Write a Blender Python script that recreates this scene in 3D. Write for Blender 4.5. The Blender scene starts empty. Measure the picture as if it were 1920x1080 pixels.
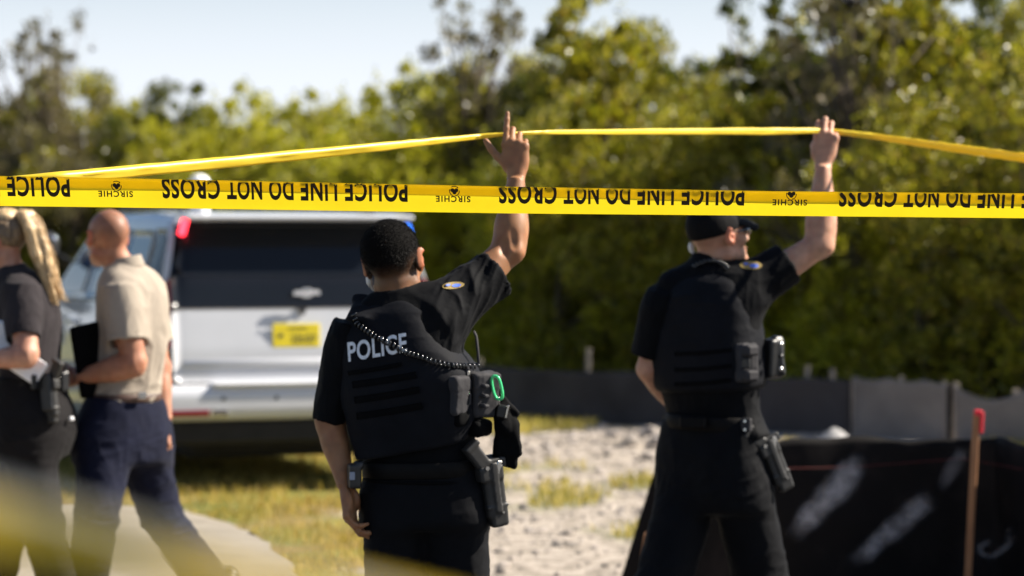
import bpy, bmesh, math, random
import numpy as np
from mathutils import Vector, Matrix
from mathutils.bvhtree import BVHTree

# ------------------------------------------------------------------ camera, sky, sun, exposure
scene = bpy.context.scene
COL = scene.collection
F = 5333.0            # focal length in pixels of the 1920 px photograph (100 mm on 36 mm)
EYE = 1.73
HOR = 440.0           # horizon row

cam_data = bpy.data.cameras.new("camera")
cam = bpy.data.objects.new("camera", cam_data)
COL.objects.link(cam)
scene.camera = cam
cam_data.sensor_width = 36.0
cam_data.lens = 100.0
cam_data.clip_start = 0.05
cam_data.clip_end = 3000.0
cam.location = (0, 0, EYE)
cam.rotation_euler = (math.radians(90) - math.atan((540 - HOR) / F), 0, 0)
cam_data.dof.use_dof = True
cam_data.dof.focus_distance = 7.55
cam_data.dof.aperture_fstop = 2.95
cam_data.dof.aperture_blades = 9

SUN_EL = math.radians(40)
SUN_AZ = math.radians(11)      # from +X (picture right) towards +Y (away)
S = Vector((math.cos(SUN_EL) * math.cos(SUN_AZ), math.cos(SUN_EL) * math.sin(SUN_AZ), math.sin(SUN_EL)))
world = bpy.data.worlds.new("World")
scene.world = world
world.use_nodes = True
wn = world.node_tree
bg = wn.nodes["Background"]
sky = wn.nodes.new("ShaderNodeTexSky")
sky.sky_type = 'NISHITA'
sky.sun_disc = False
sky.sun_elevation = SUN_EL
sky.sun_rotation = math.radians(90) - SUN_AZ
sky.air_density = 1.0
sky.dust_density = 1.0
sky.ozone_density = 3.0
bg.inputs[1].default_value = 0.05
# pale haze low over the horizon, all the way round
wtc = wn.nodes.new("ShaderNodeTexCoord"); wsep = wn.nodes.new("ShaderNodeSeparateXYZ"); wmr = wn.nodes.new("ShaderNodeMapRange"); wmx = wn.nodes.new("ShaderNodeMix")
wn.links.new(wtc.outputs['Generated'], wsep.inputs[0]); wn.links.new(wsep.outputs[2], wmr.inputs['Value'])
wmr.interpolation_type = 'SMOOTHSTEP'
wmr.inputs['From Min'].default_value = 0.03; wmr.inputs['From Max'].default_value = 0.15; wmr.inputs['To Min'].default_value = 0.93; wmr.inputs['To Max'].default_value = 0.0
wmx.data_type = 'RGBA'; wmx.inputs[7].default_value = (8.2, 8.6, 9.4, 1)
wn.links.new(wmr.outputs[0], wmx.inputs[0]); wn.links.new(sky.outputs[0], wmx.inputs[6]); wn.links.new(wmx.outputs[2], bg.inputs[0])
sun_d = bpy.data.lights.new("sun", 'SUN')
sun_d.energy = 5.0
sun_d.angle = math.radians(0.5)
sun_d.color = (1.0, 0.92, 0.80)
sun = bpy.data.objects.new("sun", sun_d)
COL.objects.link(sun)
sun.rotation_euler = S.to_track_quat('Z', 'Y').to_euler()
scene.view_settings.view_transform = 'Standard'
scene.view_settings.look = 'None'
scene.view_settings.exposure = 1.3
scene.view_settings.gamma = 1.0
scene.cycles.use_denoising = True
scene.cycles.max_bounces = 8
scene.cycles.transparent_max_bounces = 8

# ------------------------------------------------------------------ helpers: objects
def W(px, py, D):
    """the point seen at photograph pixel (px, py) at distance D in front of the camera"""
    return np.array([(px - 960) / F * D, D, EYE + (HOR - py) / F * D])

def tag(o, label=None, cat=None, group=None, kind=None):
    if label: o['label'] = label
    if cat: o['category'] = cat
    if group: o['group'] = group
    if kind: o['kind'] = kind
    return o

def empty(name, loc, label, cat, group=None, rz=0):
    o = bpy.data.objects.new(name, None)
    o.empty_display_size = 0.1
    COL.objects.link(o)
    o.location = loc
    o.rotation_euler = (0, 0, rz)
    return tag(o, label, cat, group)

def mesh_np(name, V, faces, mat=None, parent=None, smooth=True, color=None, matidx=None):
    """faces: list of (N,k) int arrays"""
    if isinstance(faces, np.ndarray): faces = [faces]
    faces = [np.asarray(f, np.int32) for f in faces if len(f)]
    me = bpy.data.meshes.new(name)
    V = np.asarray(V, np.float32)
    me.vertices.add(len(V))
    me.vertices.foreach_set("co", V.ravel())
    loops = np.concatenate([f.ravel() for f in faces])
    sizes = np.concatenate([np.full(len(f), f.shape[1], np.int32) for f in faces])
    me.loops.add(len(loops))
    me.loops.foreach_set("vertex_index", loops)
    me.polygons.add(len(sizes))
    st = np.zeros(len(sizes), np.int32); st[1:] = np.cumsum(sizes)[:-1]
    me.polygons.foreach_set("loop_start", st)
    me.polygons.foreach_set("loop_total", sizes)
    me.polygons.foreach_set("use_smooth", np.full(len(sizes), smooth, bool))
    mats = mat if isinstance(mat, (list, tuple)) else [mat]
    for m in mats:
        if m: me.materials.append(m)
    if matidx is not None:
        me.polygons.foreach_set("material_index", np.asarray(matidx, np.int32))
    me.update(calc_edges=True)
    me.validate()
    if color is not None:
        a = me.color_attributes.new("Col", 'FLOAT_COLOR', 'POINT')
        c = np.ones((len(V), 4), np.float32); c[:, :3] = color
        a.data.foreach_set("color", c.ravel())
    o = bpy.data.objects.new(name, me)
    COL.objects.link(o)
    if parent is not None: o.parent = parent
    return o

class MB:
    """collects boxes, bars, tubes and loose faces into one mesh"""
    def __init__(s): s.v = []; s.f = {3: [], 4: []}; s.n = 0
    def add(s, V, faces):
        V = np.asarray(V, float).reshape(-1, 3)
        for f in faces:
            f = [int(i) + s.n for i in f]
            if len(f) in (3, 4): s.f[len(f)].append(f)
            else:
                for i in range(1, len(f) - 1): s.f[3].append([f[0], f[i], f[i + 1]])
        s.v.append(V); s.n += len(V)
        return s
    def box(s, c, half, R=None, bev=0.0):
        hx, hy, hz = half
        b = min(bev, min(half) * .9)
        P = []
        if b <= 0:
            for sx in (-1, 1):
                for sy in (-1, 1):
                    for sz in (-1, 1): P.append((sx * hx, sy * hy, sz * hz))
            fs = [(0, 1, 3, 2), (4, 6, 7, 5), (0, 4, 5, 1), (2, 3, 7, 6), (0, 2, 6, 4), (1, 5, 7, 3)]
        else:
            idx = {}
            for sx in (-1, 1):
                for sy in (-1, 1):
                    for sz in (-1, 1):
                        for a in range(3):
                            q = [sx * hx, sy * hy, sz * hz]; sg = (sx, sy, sz)
                            for m in range(3):
                                if m != a: q[m] -= sg[m] * b
                            idx[(sx, sy, sz, a)] = len(P); P.append(q)
            fs = []
            for a in range(3):
                u, w = [m for m in range(3) if m != a]
                for sg in (-1, 1):
                    ring = []
                    for su, sw in ((-1, -1), (1, -1), (1, 1), (-1, 1)):
                        k = [0, 0, 0]; k[a] = sg; k[u] = su; k[w] = sw
                        ring.append(idx[(*k, a)])
                    if (sg > 0) == (a == 1): ring = ring[::-1]
                    fs.append(ring)
            for a in range(3):       # edges along axis a
                u, w = [m for m in range(3) if m != a]
                for su in (-1, 1):
                    for sw in (-1, 1):
                        k0 = [0, 0, 0]; k0[u] = su; k0[w] = sw; k1 = list(k0); k0[a] = -1; k1[a] = 1
                        ring = [idx[(*k0, u)], idx[(*k1, u)], idx[(*k1, w)], idx[(*k0, w)]]
                        n = np.cross(np.subtract(P[ring[1]], P[ring[0]]), np.subtract(P[ring[2]], P[ring[0]]))
                        out = np.zeros(3); out[u] = su; out[w] = sw
                        if np.dot(n, out) < 0: ring = ring[::-1]
                        fs.append(ring)
            for sx in (-1, 1):
                for sy in (-1, 1):
                    for sz in (-1, 1):
                        ring = [idx[(sx, sy, sz, a)] for a in range(3)]
                        n = np.cross(np.subtract(P[ring[1]], P[ring[0]]), np.subtract(P[ring[2]], P[ring[0]]))
                        if np.dot(n, (sx, sy, sz)) < 0: ring = ring[::-1]
                        fs.append(ring)
        P = np.array(P, float)
        if R is not None: P = P @ np.asarray(R, float).T
        return s.add(P + np.asarray(c, float), fs)
    def tube(s, pts, r, n=8, closed=False, caps=True):
        P = np.asarray(pts, float); m = len(P)
        r = np.broadcast_to(np.asarray(r, float), (m,))
        T = np.gradient(P, axis=0)
        if closed: T = np.roll(P, -1, 0) - np.roll(P, 1, 0)
        T /= np.linalg.norm(T, axis=1)[:, None] + 1e-12
        u = np.cross(T[0], (0.31, 0.2, 0.93)); u /= np.linalg.norm(u) + 1e-12
        V = []
        for i in range(m):
            u = u - T[i] * np.dot(u, T[i]); u /= np.linalg.norm(u) + 1e-12
            w = np.cross(T[i], u)
            for k in range(n):
                a = 2 * math.pi * k / n
                V.append(P[i] + r[i] * (math.cos(a) * u + math.sin(a) * w))
        fs = []
        for i in range(m if closed else m - 1):
            j = (i + 1) % m
            for k in range(n):
                l = (k + 1) % n
                fs.append((i * n + k, i * n + l, j * n + l, j * n + k))
        if caps and not closed:
            fs.append(tuple(range(n))[::-1]); fs.append(tuple((m - 1) * n + k for k in range(n)))
        return s.add(V, fs)
    def build(s, name, mat, parent=None, smooth=False):
        V = np.concatenate(s.v)
        return mesh_np(name, V, [np.array(s.f[k], np.int32).reshape(-1, k) for k in (3, 4) if s.f[k]], mat, parent, smooth)

# ------------------------------------------------------------------ helpers: noise
def _hash(ix, iy, iz, seed):
    h = (ix.astype(np.int64) * 374761393 + iy.astype(np.int64) * 668265263 + iz.astype(np.int64) * 2147483647 + seed * 1274126177) & 0xffffffff
    h = ((h ^ (h >> 13)) * 1274126177) & 0xffffffff
    h = h ^ (h >> 16)
    return (h & 0xffff).astype(np.float32) / 65535.0

def vnoise(P, seed=0):
    P = np.asarray(P, float)
    i = np.floor(P).astype(np.int64); f = P - i
    f = f * f * (3 - 2 * f)
    out = 0
    for dx in (0, 1):
        wx = f[:, 0] if dx else 1 - f[:, 0]
        for dy in (0, 1):
            wy = f[:, 1] if dy else 1 - f[:, 1]
            for dz in (0, 1):
                wz = f[:, 2] if dz else 1 - f[:, 2]
                out = out + wx * wy * wz * _hash(i[:, 0] + dx, i[:, 1] + dy, i[:, 2] + dz, seed)
    return out

def fbm(P, oct=4, seed=0):
    t = 0; a = .5; q = np.asarray(P, float)
    for o in range(oct):
        t = t + a * vnoise(q, seed + o * 7); a *= .5; q = q * 2.03 + 17.1
    return t

# ------------------------------------------------------------------ helpers: signed distance sculpting
def nrm(v):
    v = np.asarray(v, float); return v / (np.linalg.norm(v) + 1e-12)

def frame(y, z):
    """columns X, Y, Z; Y exact, Z as close to z as possible"""
    y = nrm(y); z = np.asarray(z, float); z = nrm(z - y * np.dot(z, y)); x = np.cross(y, z)
    return np.stack([x, y, z], 1)

class SDF:
    def __init__(s): s.ops = []
    def _add(s, fn, lo, hi, k, mode):
        s.ops.append((fn, np.asarray(lo, float), np.asarray(hi, float), k, mode)); return s
    def cone(s, a, b, ra, rb, k=.01, mode='u'):
        a = np.asarray(a, float); b = np.asarray(b, float); ba = b - a; L2 = max(np.dot(ba, ba), 1e-12)
        def fn(x, y, z):
            t = np.clip(((x - a[0]) * ba[0] + (y - a[1]) * ba[1] + (z - a[2]) * ba[2]) / L2, 0, 1)
            return np.sqrt((x - a[0] - t * ba[0]) ** 2 + (y - a[1] - t * ba[1]) ** 2 + (z - a[2] - t * ba[2]) ** 2) - (ra + (rb - ra) * t)
        m = max(ra, rb)
        return s._add(fn, np.minimum(a, b) - m, np.maximum(a, b) + m, k, mode)
    def path(s, pts, radii, k=.01, mode='u'):
        for i in range(len(pts) - 1): s.cone(pts[i], pts[i + 1], radii[i], radii[i + 1], k, mode)
        return s
    def ell(s, c, r, R=None, k=.01, mode='u'):
        c = np.asarray(c, float); r = np.asarray(r, float); R = np.eye(3) if R is None else np.asarray(R, float)
        def fn(x, y, z):
            x = x - c[0]; y = y - c[1]; z = z - c[2]
            q = [(R[0, i] * x + R[1, i] * y + R[2, i] * z) / r[i] for i in range(3)]
            k0 = np.sqrt(q[0] ** 2 + q[1] ** 2 + q[2] ** 2)
            k1 = np.sqrt((q[0] / r[0]) ** 2 + (q[1] / r[1]) ** 2 + (q[2] / r[2]) ** 2) + 1e-9
            return k0 * (k0 - 1) / k1
        e = np.sqrt(((R * r) ** 2).sum(1))
        return s._add(fn, c - e, c + e, k, mode)
    def box(s, c, half, R=None, r=.004, k=.0, mode='u'):
        c = np.asarray(c, float); h = np.asarray(half, float); R = np.eye(3) if R is None else np.asarray(R, float)
        r = min(r, h.min())
        def fn(x, y, z):
            x = x - c[0]; y = y - c[1]; z = z - c[2]
            q = [np.abs(R[0, i] * x + R[1, i] * y + R[2, i] * z) - (h[i] - r) for i in range(3)]
            o = np.sqrt(np.maximum(q[0], 0) ** 2 + np.maximum(q[1], 0) ** 2 + np.maximum(q[2], 0) ** 2)
            return o + np.minimum(np.maximum(q[0], np.maximum(q[1], q[2])), 0) - r
        e = np.abs(R) @ h
        return s._add(fn, c - e, c + e, k, mode)
    def loft(s, a, b, ref, st, n=2.0, cap=.01, k=.01, mode='u'):
        """st rows: t (0..1 from a to b), half width along ref, half depth, offset along ref, offset across"""
        a = np.asarray(a, float); b = np.asarray(b, float)
        A = nrm(b - a); L = np.linalg.norm(b - a); U = np.asarray(ref, float); U = nrm(U - A * np.dot(U, A)); Vv = np.cross(A, U)
        st = np.array([list(r) + [0] * (5 - len(r)) for r in st], float)
        tt = np.linspace(st[0, 0], st[-1, 0], 80)
        tab = []
        for c in range(1, 5):
            y = st[:, c]; x = st[:, 0]
            if len(x) > 2:
                d = np.gradient(y, x)
                i = np.clip(np.searchsorted(x, tt, 'right') - 1, 0, len(x) - 2)
                h = x[i + 1] - x[i]; q = (tt - x[i]) / h
                v = (2*q**3-3*q**2+1)*y[i] + (q**3-2*q**2+q)*h*d[i] + (-2*q**3+3*q**2)*y[i+1] + (q**3-q**2)*h*d[i+1]
            else: v = np.interp(tt, x, y)
            tab.append(v)
        t0, t1 = st[0, 0] * L, st[-1, 0] * L
        def fn(x, y, z):
            x = x - a[0]; y = y - a[1]; z = z - a[2]
            t = x * A[0] + y * A[1] + z * A[2]
            u = x * U[0] + y * U[1] + z * U[2]; v = x * Vv[0] + y * Vv[1] + z * Vv[2]
            tn = np.clip(t / L, st[0, 0], st[-1, 0])
            w, d, ou, ov = [np.interp(tn, tt, c) for c in tab]
            e = ((np.abs(u - ou) / w) ** n + (np.abs(v - ov) / d) ** n) ** (1 / n)
            side = (e - 1) * np.minimum(w, d)
            c = np.maximum(t0 - t, t - t1)
            hh = np.maximum(cap - np.abs(side - c), 0) / max(cap, 1e-6)
            return np.maximum(side, c) + hh * hh * cap * .25
        m = max(np.abs(tab[0]).max(), np.abs(tab[1]).max()) + max(np.abs(tab[2]).max(), np.abs(tab[3]).max())
        p0, p1 = a + A * t0, a + A * t1
        return s._add(fn, np.minimum(p0, p1) - m, np.maximum(p0, p1) + m, k, mode)
    def custom(s, fn, lo, hi, k=.0, mode='u'): return s._add(fn, lo, hi, k, mode)
    def grid(s, h, lo=None, hi=None):
        us = [o for o in s.ops if o[4] == 'u']
        if lo is None: lo = np.min([o[1] for o in us], 0) - 3 * h
        if hi is None: hi = np.max([o[2] for o in us], 0) + 3 * h
        lo = np.asarray(lo, float); n = np.ceil((np.asarray(hi, float) - lo) / h).astype(int) + 1
        G = np.full(n, 1.0, np.float32)
        ax = [(lo[i] + h * np.arange(n[i])).astype(np.float32) for i in range(3)]
        for fn, l, u, k, mode in s.ops:
            pad = k + 3 * h
            i0 = np.clip(np.floor((l - pad - lo) / h).astype(int), 0, n); i1 = np.clip(np.ceil((u + pad - lo) / h).astype(int) + 1, 0, n)
            if mode == 'i': i0 = np.zeros(3, int); i1 = n
            if (i1 <= i0).any(): continue
            sl = tuple(slice(a, b) for a, b in zip(i0, i1))
            d = fn(ax[0][sl[0]][:, None, None], ax[1][sl[1]][None, :, None], ax[2][sl[2]][None, None, :])
            g = G[sl]
            if mode == 'u':
                hh = np.maximum(k - np.abs(g - d), 0) / k if k > 0 else 0
                G[sl] = np.minimum(g, d) - (hh * hh * k * .25 if k > 0 else 0)
            else:
                if mode == 's': d = -d
                hh = np.maximum(k - np.abs(g - d), 0) / k if k > 0 else 0
                G[sl] = np.maximum(g, d) + (hh * hh * k * .25 if k > 0 else 0)
        return G, lo
    def mesh(s, h, lo=None, hi=None, smooth=2):
        G, o = s.grid(h, lo, hi)
        return surface_nets(G, o, h, smooth)

def surface_nets(G, org, h, smooth=2):
    G = np.pad(G, 1, constant_values=1.0); org = np.asarray(org) - h
    ins = G < 0
    n = np.array(G.shape); c = n - 1
    cnt = np.zeros(c, np.int8)
    for i in (0, 1):
        for j in (0, 1):
            for k in (0, 1): cnt += ins[i:i + c[0], j:j + c[1], k:k + c[2]]
    act = (cnt > 0) & (cnt < 8)
    I, J, K = np.nonzero(act)
    idx = np.full(c, -1, np.int32); idx[I, J, K] = np.arange(len(I))
    val = {}
    for i in (0, 1):
        for j in (0, 1):
            for k in (0, 1): val[(i, j, k)] = G[I + i, J + j, K + k]
    acc = np.zeros((len(I), 3)); num = np.zeros(len(I))
    for p in val:
        for a in range(3):
            if p[a] == 0:
                q = list(p); q[a] = 1; q = tuple(q)
                va, vb = val[p], val[q]
                m = (va < 0) != (vb < 0)
                t = np.where(m, va / np.where(m, va - vb, 1), 0)
                pos = np.empty((len(I), 3)); pos[:] = p; pos[:, a] = t
                acc += pos * m[:, None]; num += m
    V = (acc / num[:, None] + np.stack([I, J, K], 1)) * h + org
    Q = []
    for a in range(3):
        b, d = (a + 1) % 3, (a + 2) % 3
        sl0 = [slice(None)] * 3; sl1 = [slice(None)] * 3
        sl0[a] = slice(0, -1); sl1[a] = slice(1, None)
        s0 = ins[tuple(sl0)]; s1 = ins[tuple(sl1)]
        ch = s0 != s1
        E = np.stack(np.nonzero(ch), 1)
        ok = (E[:, b] > 0) & (E[:, d] > 0) & (E[:, b] < c[b]) & (E[:, d] < c[d])
        E = E[ok]
        flip = s0[E[:, 0], E[:, 1], E[:, 2]]
        def at(ob, od):
            e = E.copy(); e[:, b] += ob; e[:, d] += od
            return idx[e[:, 0], e[:, 1], e[:, 2]]
        q = np.stack([at(-1, -1), at(0, -1), at(0, 0), at(-1, 0)], 1)
        q[~flip] = q[~flip][:, ::-1]
        Q.append(q)
    Q = np.concatenate(Q)
    for it in range(smooth): V = lap(V, Q, .5)
    return V, Q

def lap(V, Q, lam):
    A = np.zeros_like(V); N = np.zeros(len(V))
    for i in range(4):
        for j in ((i + 1) % 4, (i + 3) % 4):
            for ax in range(3): A[:, ax] += np.bincount(Q[:, i], V[Q[:, j], ax], len(V))
            N += np.bincount(Q[:, i], minlength=len(V))
    return V + lam * (A / np.maximum(N, 1)[:, None] - V)

def vnormals(V, Q):
    n = np.cross(V[Q[:, 2]] - V[Q[:, 0]], V[Q[:, 3]] - V[Q[:, 1]])
    A = np.zeros_like(V)
    for i in range(4):
        for ax in range(3): A[:, ax] += np.bincount(Q[:, i], n[:, ax], len(V))
    return A / (np.linalg.norm(A, axis=1)[:, None] + 1e-12)

def sdf_obj(name, sd, h, mat, parent, disp=None, color=None, smooth=2, lo=None, hi=None):
    V, Q = sd.mesh(h, lo, hi, smooth)
    if disp is not None:
        N = vnormals(V, Q); V = V + N * disp(V, N)[:, None]
    col = color(V) if color is not None else None
    o = mesh_np(name, V, Q, mat, parent, True, col)
    return o, V, Q

def bvh_of(V, Q): return BVHTree.FromPolygons([tuple(v) for v in V.tolist()], [tuple(q) for q in Q.tolist()])

def hit(bvh, o, d, fallback=None):
    r = bvh.ray_cast(Vector(o), Vector(d))
    return np.array(r[0]) if r[0] is not None else fallback

# ------------------------------------------------------------------ helpers: materials
def lin(r, g, b):
    f = lambda c: (c / 12.92 if c <= .04045 else ((c + .055) / 1.055) ** 2.4)
    return tuple(f(c / 255) for c in (r, g, b)) + (1,)

def rgba(c): return tuple(c)[:3] + (1,)

class NT:
    def __init__(s, name):
        s.m = bpy.data.materials.new(name); s.m.use_nodes = True
        s.t = s.m.node_tree; s.b = s.t.nodes["Principled BSDF"]; s.out = s.t.nodes["Material Output"]
    def n(s, t, **kw):
        x = s.t.nodes.new("ShaderNode" + t)
        for k, v in kw.items():
            if k in x.inputs: x.inputs[k].default_value = v
            else: setattr(x, k, v)
        return x
    def l(s, a, b): s.t.links.new(a, b)
    def noise(s, scale, detail=4, rough=.55, coord='Object', vec=None):
        t = s.n('TexNoise'); t.inputs['Scale'].default_value = scale; t.inputs['Detail'].default_value = detail; t.inputs['Roughness'].default_value = rough
        if vec is None:
            c = s.n('TexCoord'); vec = c.outputs[coord]
        s.l(vec, t.inputs['Vector']); return t.outputs[0]
    def ramp(s, fac, stops):
        r = s.n('ValToRGB'); e = r.color_ramp.elements
        while len(e) < len(stops): e.new(.5)
        for i, (p, c) in enumerate(stops): e[i].position = p; e[i].color = rgba(c)
        s.l(fac, r.inputs[0]); return r.outputs[0]
    def mix(s, fac, a, b, mode='MIX'):
        m = s.n('Mix'); m.data_type = 'RGBA'; m.blend_type = mode
        for sock, v in ((m.inputs[0], fac), (m.inputs[6], a), (m.inputs[7], b)):
            if hasattr(v, 'node'): s.l(v, sock)
            else: sock.default_value = v if not isinstance(v, tuple) else rgba(v)
        return m.outputs[2]
    def bump(s, fac, strength=.3, dist=.01):
        b = s.n('Bump'); b.inputs['Strength'].default_value = strength; b.inputs['Distance'].default_value = dist
        s.l(fac, b.inputs['Height']); s.l(b.outputs[0], s.b.inputs['Normal'])
    def set(s, **kw):
        for k, v in kw.items():
            k = k.replace('_', ' ')
            if hasattr(v, 'node'): s.l(v, s.b.inputs[k])
            else: s.b.inputs[k].default_value = rgba(v) if isinstance(v, tuple) and len(v) >= 3 and k != 'Subsurface Radius' else v
        return s

def plain(name, c, rough=.6, var=.25, scale=30, metal=0, bump=0, bscale=200, spec=.5, coat=0):
    t = NT(name)
    n = t.noise(scale)
    lo = tuple(x * (1 - var) for x in c[:3]); hi = tuple(min(1, x * (1 + var)) for x in c[:3])
    t.set(Base_Color=t.ramp(n, [(.3, lo), (.7, hi)]), Roughness=rough, Metallic=metal)
    t.b.inputs['Specular IOR Level'].default_value = spec
    t.b.inputs['Coat Weight'].default_value = coat
    if bump: t.bump(t.noise(bscale, 3), bump, .002)
    return t.m
# ------------------------------------------------------------------ the ground
rng = np.random.default_rng(7)

def smooth01(x, a, b):
    t = np.clip((x - a) / (b - a), 0, 1); return t * t * (3 - 2 * t)

def ground_h(x, y):
    """gentle relief of the sheet"""
    P = np.stack([x * .9, y * .9, 0 * x], -1).reshape(-1, 3)
    h = (fbm(P, 4, 3).reshape(x.shape) - .47) * .10
    lumps = fbm(P * 5, 3, 9).reshape(x.shape) - .45
    gr = smooth01(x, -.6, .1)
    h = h + lumps * .016 * gr
    # rubble heaps beyond the officers
    for cx, cy, r, a in ((1.35, 22.6, 1.0, .15), (.55, 23.5, 1.1, .05), (2.0, 21.4, .7, .10)):
        q = ((x - cx) / r) ** 2 + ((y - cy) / (r * .8)) ** 2
        h = h + np.exp(-q * 1.6) * a * (1 + lumps * 2.2)
    near = smooth01(y, 12.5, 14.5)
    return h * (.25 + .75 * near) - .02

xs = np.concatenate([-np.geomspace(700, 9, 26), np.arange(-8.6, 7.6, .085), np.geomspace(7.9, 700, 26)])
ys = np.concatenate([-np.geomspace(60, 1, 10), np.arange(0, 11, .5), np.arange(11, 31, .085), np.geomspace(31.3, 1500, 32)])
GX, GY = np.meshgrid(xs, ys, indexing='ij')
GZ = ground_h(GX, GY)
far = np.clip((np.hypot(GX, GY - 18) - 16) / 20, 0, 1)
GZ = GZ * (1 - far)
nx, ny = GX.shape
id_ = np.arange(nx * ny).reshape(nx, ny)
quads = np.stack([id_[:-1, :-1], id_[1:, :-1], id_[1:, 1:], id_[:-1, 1:]], -1).reshape(-1, 4)
# zone weights: red = pale crushed shell, green = green weeds
bound = -.045 * GY + .25 * np.sin(GY * 1.7)
shell = smooth01(GX - bound + (fbm(np.stack([GX * 3, GY * 3, GX * 0], -1).reshape(-1, 3), 3, 5).reshape(GX.shape) - .45) * 1.2, -.2, .25)
shell *= 1 - smooth01(GY + 1.2 * (fbm(np.stack([GX, GY, GX * 0], -1).reshape(-1, 3), 2, 15).reshape(GX.shape) - .4), 25.2, 26.4)
wn_ = fbm(np.stack([GX * .9, GY * .55, GX * 0], -1).reshape(-1, 3), 4, 21).reshape(GX.shape)
band = np.exp(-((GY - 20.3) / 1.9) ** 2) * .075 + smooth01(GY, 24.6, 26.4) * .3 + np.exp(-((GY - 14.4) / .8) ** 2) * .07
weed = smooth01(wn_ + band, .555, .64)
gcol = np.stack([shell, weed, 0 * shell], -1).reshape(-1, 3)

g = NT("ground_soil")
a = g.n('Attribute'); a.attribute_name = "Col"
sep = g.n('SeparateColor'); g.l(a.outputs['Color'], sep.inputs[0])
n1 = g.noise(7, 6, .65); n2 = g.noise(42, 5, .7); n3 = g.noise(1.3, 5)
shellc = g.ramp(n2, [(.28, (.25, .21, .17)), (.40, (.42, .36, .305)), (.62, (.57, .495, .42))])
shellc = g.mix(g.ramp(n1, [(.40, (1, 1, 1)), (.62, (0, 0, 0))]), shellc, (.25, .215, .175))
dry = g.ramp(n2, [(.3, (.10, .07, .025)), (.55, (.25, .18, .06)), (.75, (.32, .25, .09))])
dry = g.mix(g.ramp(n3, [(.42, (0, 0, 0)), (.6, (1, 1, 1))]), dry, (.20, .19, .05))
green = g.ramp(n1, [(.3, (.05, .07, .015)), (.6, (.14, .16, .03)), (.8, (.25, .22, .06))])
base = g.mix(sep.outputs[0], dry, shellc)
wmul = g.n('Math'); wmul.operation = 'MULTIPLY'; g.l(sep.outputs[1], wmul.inputs[0]); wmul.inputs[1].default_value = .6
base = g.mix(wmul.outputs[0], base, green)
g.set(Base_Color=base, Roughness=.95)
g.b.inputs['Specular IOR Level'].default_value = .15
g.bump(n2, .7, .03)
ground = mesh_np("ground", np.stack([GX, GY, GZ], -1).reshape(-1, 3), quads, g.m, None, True, gcol)
tag(ground, kind='structure')

# concrete path that curves in from the left
def gpx(px, py, z=.03):
    D = (EYE - z) * F / (py - HOR)
    return np.array([(px - 960) / F * D, D, z])
edge = [gpx(*p) for p in ((-260, 958), (0, 955), (120, 954), (250, 955), (350, 963), (425, 985), (480, 1015), (522, 1047), (556, 1085), (590, 1150), (615, 1230), (640, 1400))]
edge = np.array(edge)
tt = np.linspace(0, len(edge) - 1, 60)
edge = np.stack([np.interp(tt, range(len(edge)), edge[:, i]) for i in range(3)], 1)
for _ in range(3): edge[1:-1] = (edge[:-2] + 2 * edge[1:-1] + edge[2:]) / 4
edge[1:-1, :2] += (np.stack([vnoise(edge[1:-1] * 9, 1), vnoise(edge[1:-1] * 9, 2)], 1) - .5) * .09
pm = MB()
inner = edge.copy()
for i in range(len(edge)):
    inner[i] = (max(-6.5, edge[i, 0] - 4.2) if edge[i, 1] < 17.3 else edge[i, 0], edge[i, 1] - (2.6 if edge[i, 1] >= 17.3 else 0), .03)
pts = [(-7.5, edge[0, 1])] + [(p[0], p[1]) for p in edge] + [(-7.5, edge[-1, 1])]
top = [(x, y, .045) for x, y in pts]; bot = [(x, y, -.12) for x, y in pts]
pm.add(top + bot, [])
N_ = len(pts)
bm = bmesh.new()
tv = [bm.verts.new(p) for p in top]; bv = [bm.verts.new(p) for p in bot]
bm.faces.new(tv[::-1])
for i in range(N_):
    j = (i + 1) % N_
    bm.faces.new((tv[i], tv[j], bv[j], bv[i]))
bmesh.ops.triangulate(bm, faces=bm.faces[:])
bmesh.ops.recalc_face_normals(bm, faces=bm.faces[:])
me = bpy.data.meshes.new("path"); bm.to_mesh(me); bm.free()
c_ = NT("path_concrete")
n1 = c_.noise(3.2, 6, .6); n2 = c_.noise(70, 4, .7)
cc = c_.ramp(n1, [(.3, (.24, .205, .155)), (.7, (.34, .295, .23))])
cc = c_.mix(c_.ramp(n2, [(.35, (.6, .6, .6)), (.55, (0, 0, 0))]), cc, (.20, .17, .13))
c_.set(Base_Color=cc, Roughness=.9); c_.bump(n2, .3, .004)
me.materials.append(c_.m)
path = bpy.data.objects.new("path", me); COL.objects.link(path); tag(path, kind='structure')
# unseen dark sheet added near the camera to cut bounce light off the ground
rdm = NT("dark_sheet"); an_ = rdm.noise(60, 4)
rdm.set(Base_Color=rdm.ramp(an_, [(.3, (.030, .030, .031)), (.7, (.062, .061, .060))]), Roughness=.9); rdm.bump(an_, .4, .004)
bounce_cut_sheet = MB().box((0, .5, -.06), (120, 10.9, .085)).build("bounce_cut_sheet", rdm.m); tag(bounce_cut_sheet, kind='structure')

# ------------------------------------------------------------------ grass, weeds, stones (uncountable)
def leafmat(name, stops, rough=.5, trans=.35, spec=.4):
    t = NT(name)
    geo = t.n('NewGeometry')
    c = t.ramp(geo.outputs['Random Per Island'], stops)
    t.set(Base_Color=c, Roughness=rough); t.b.inputs['Specular IOR Level'].default_value = spec
    tr = t.n('BsdfTranslucent'); t.l(t.mix(1.0, c, (1.35, 1.45, .7), 'MULTIPLY'), tr.inputs[0])
    mx = t.n('MixShader'); mx.inputs[0].default_value = trans
    t.l(t.b.outputs[0], mx.inputs[1]); t.l(tr.outputs[0], mx.inputs[2]); t.l(mx.outputs[0], t.out.inputs[0])
    return t.m

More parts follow.
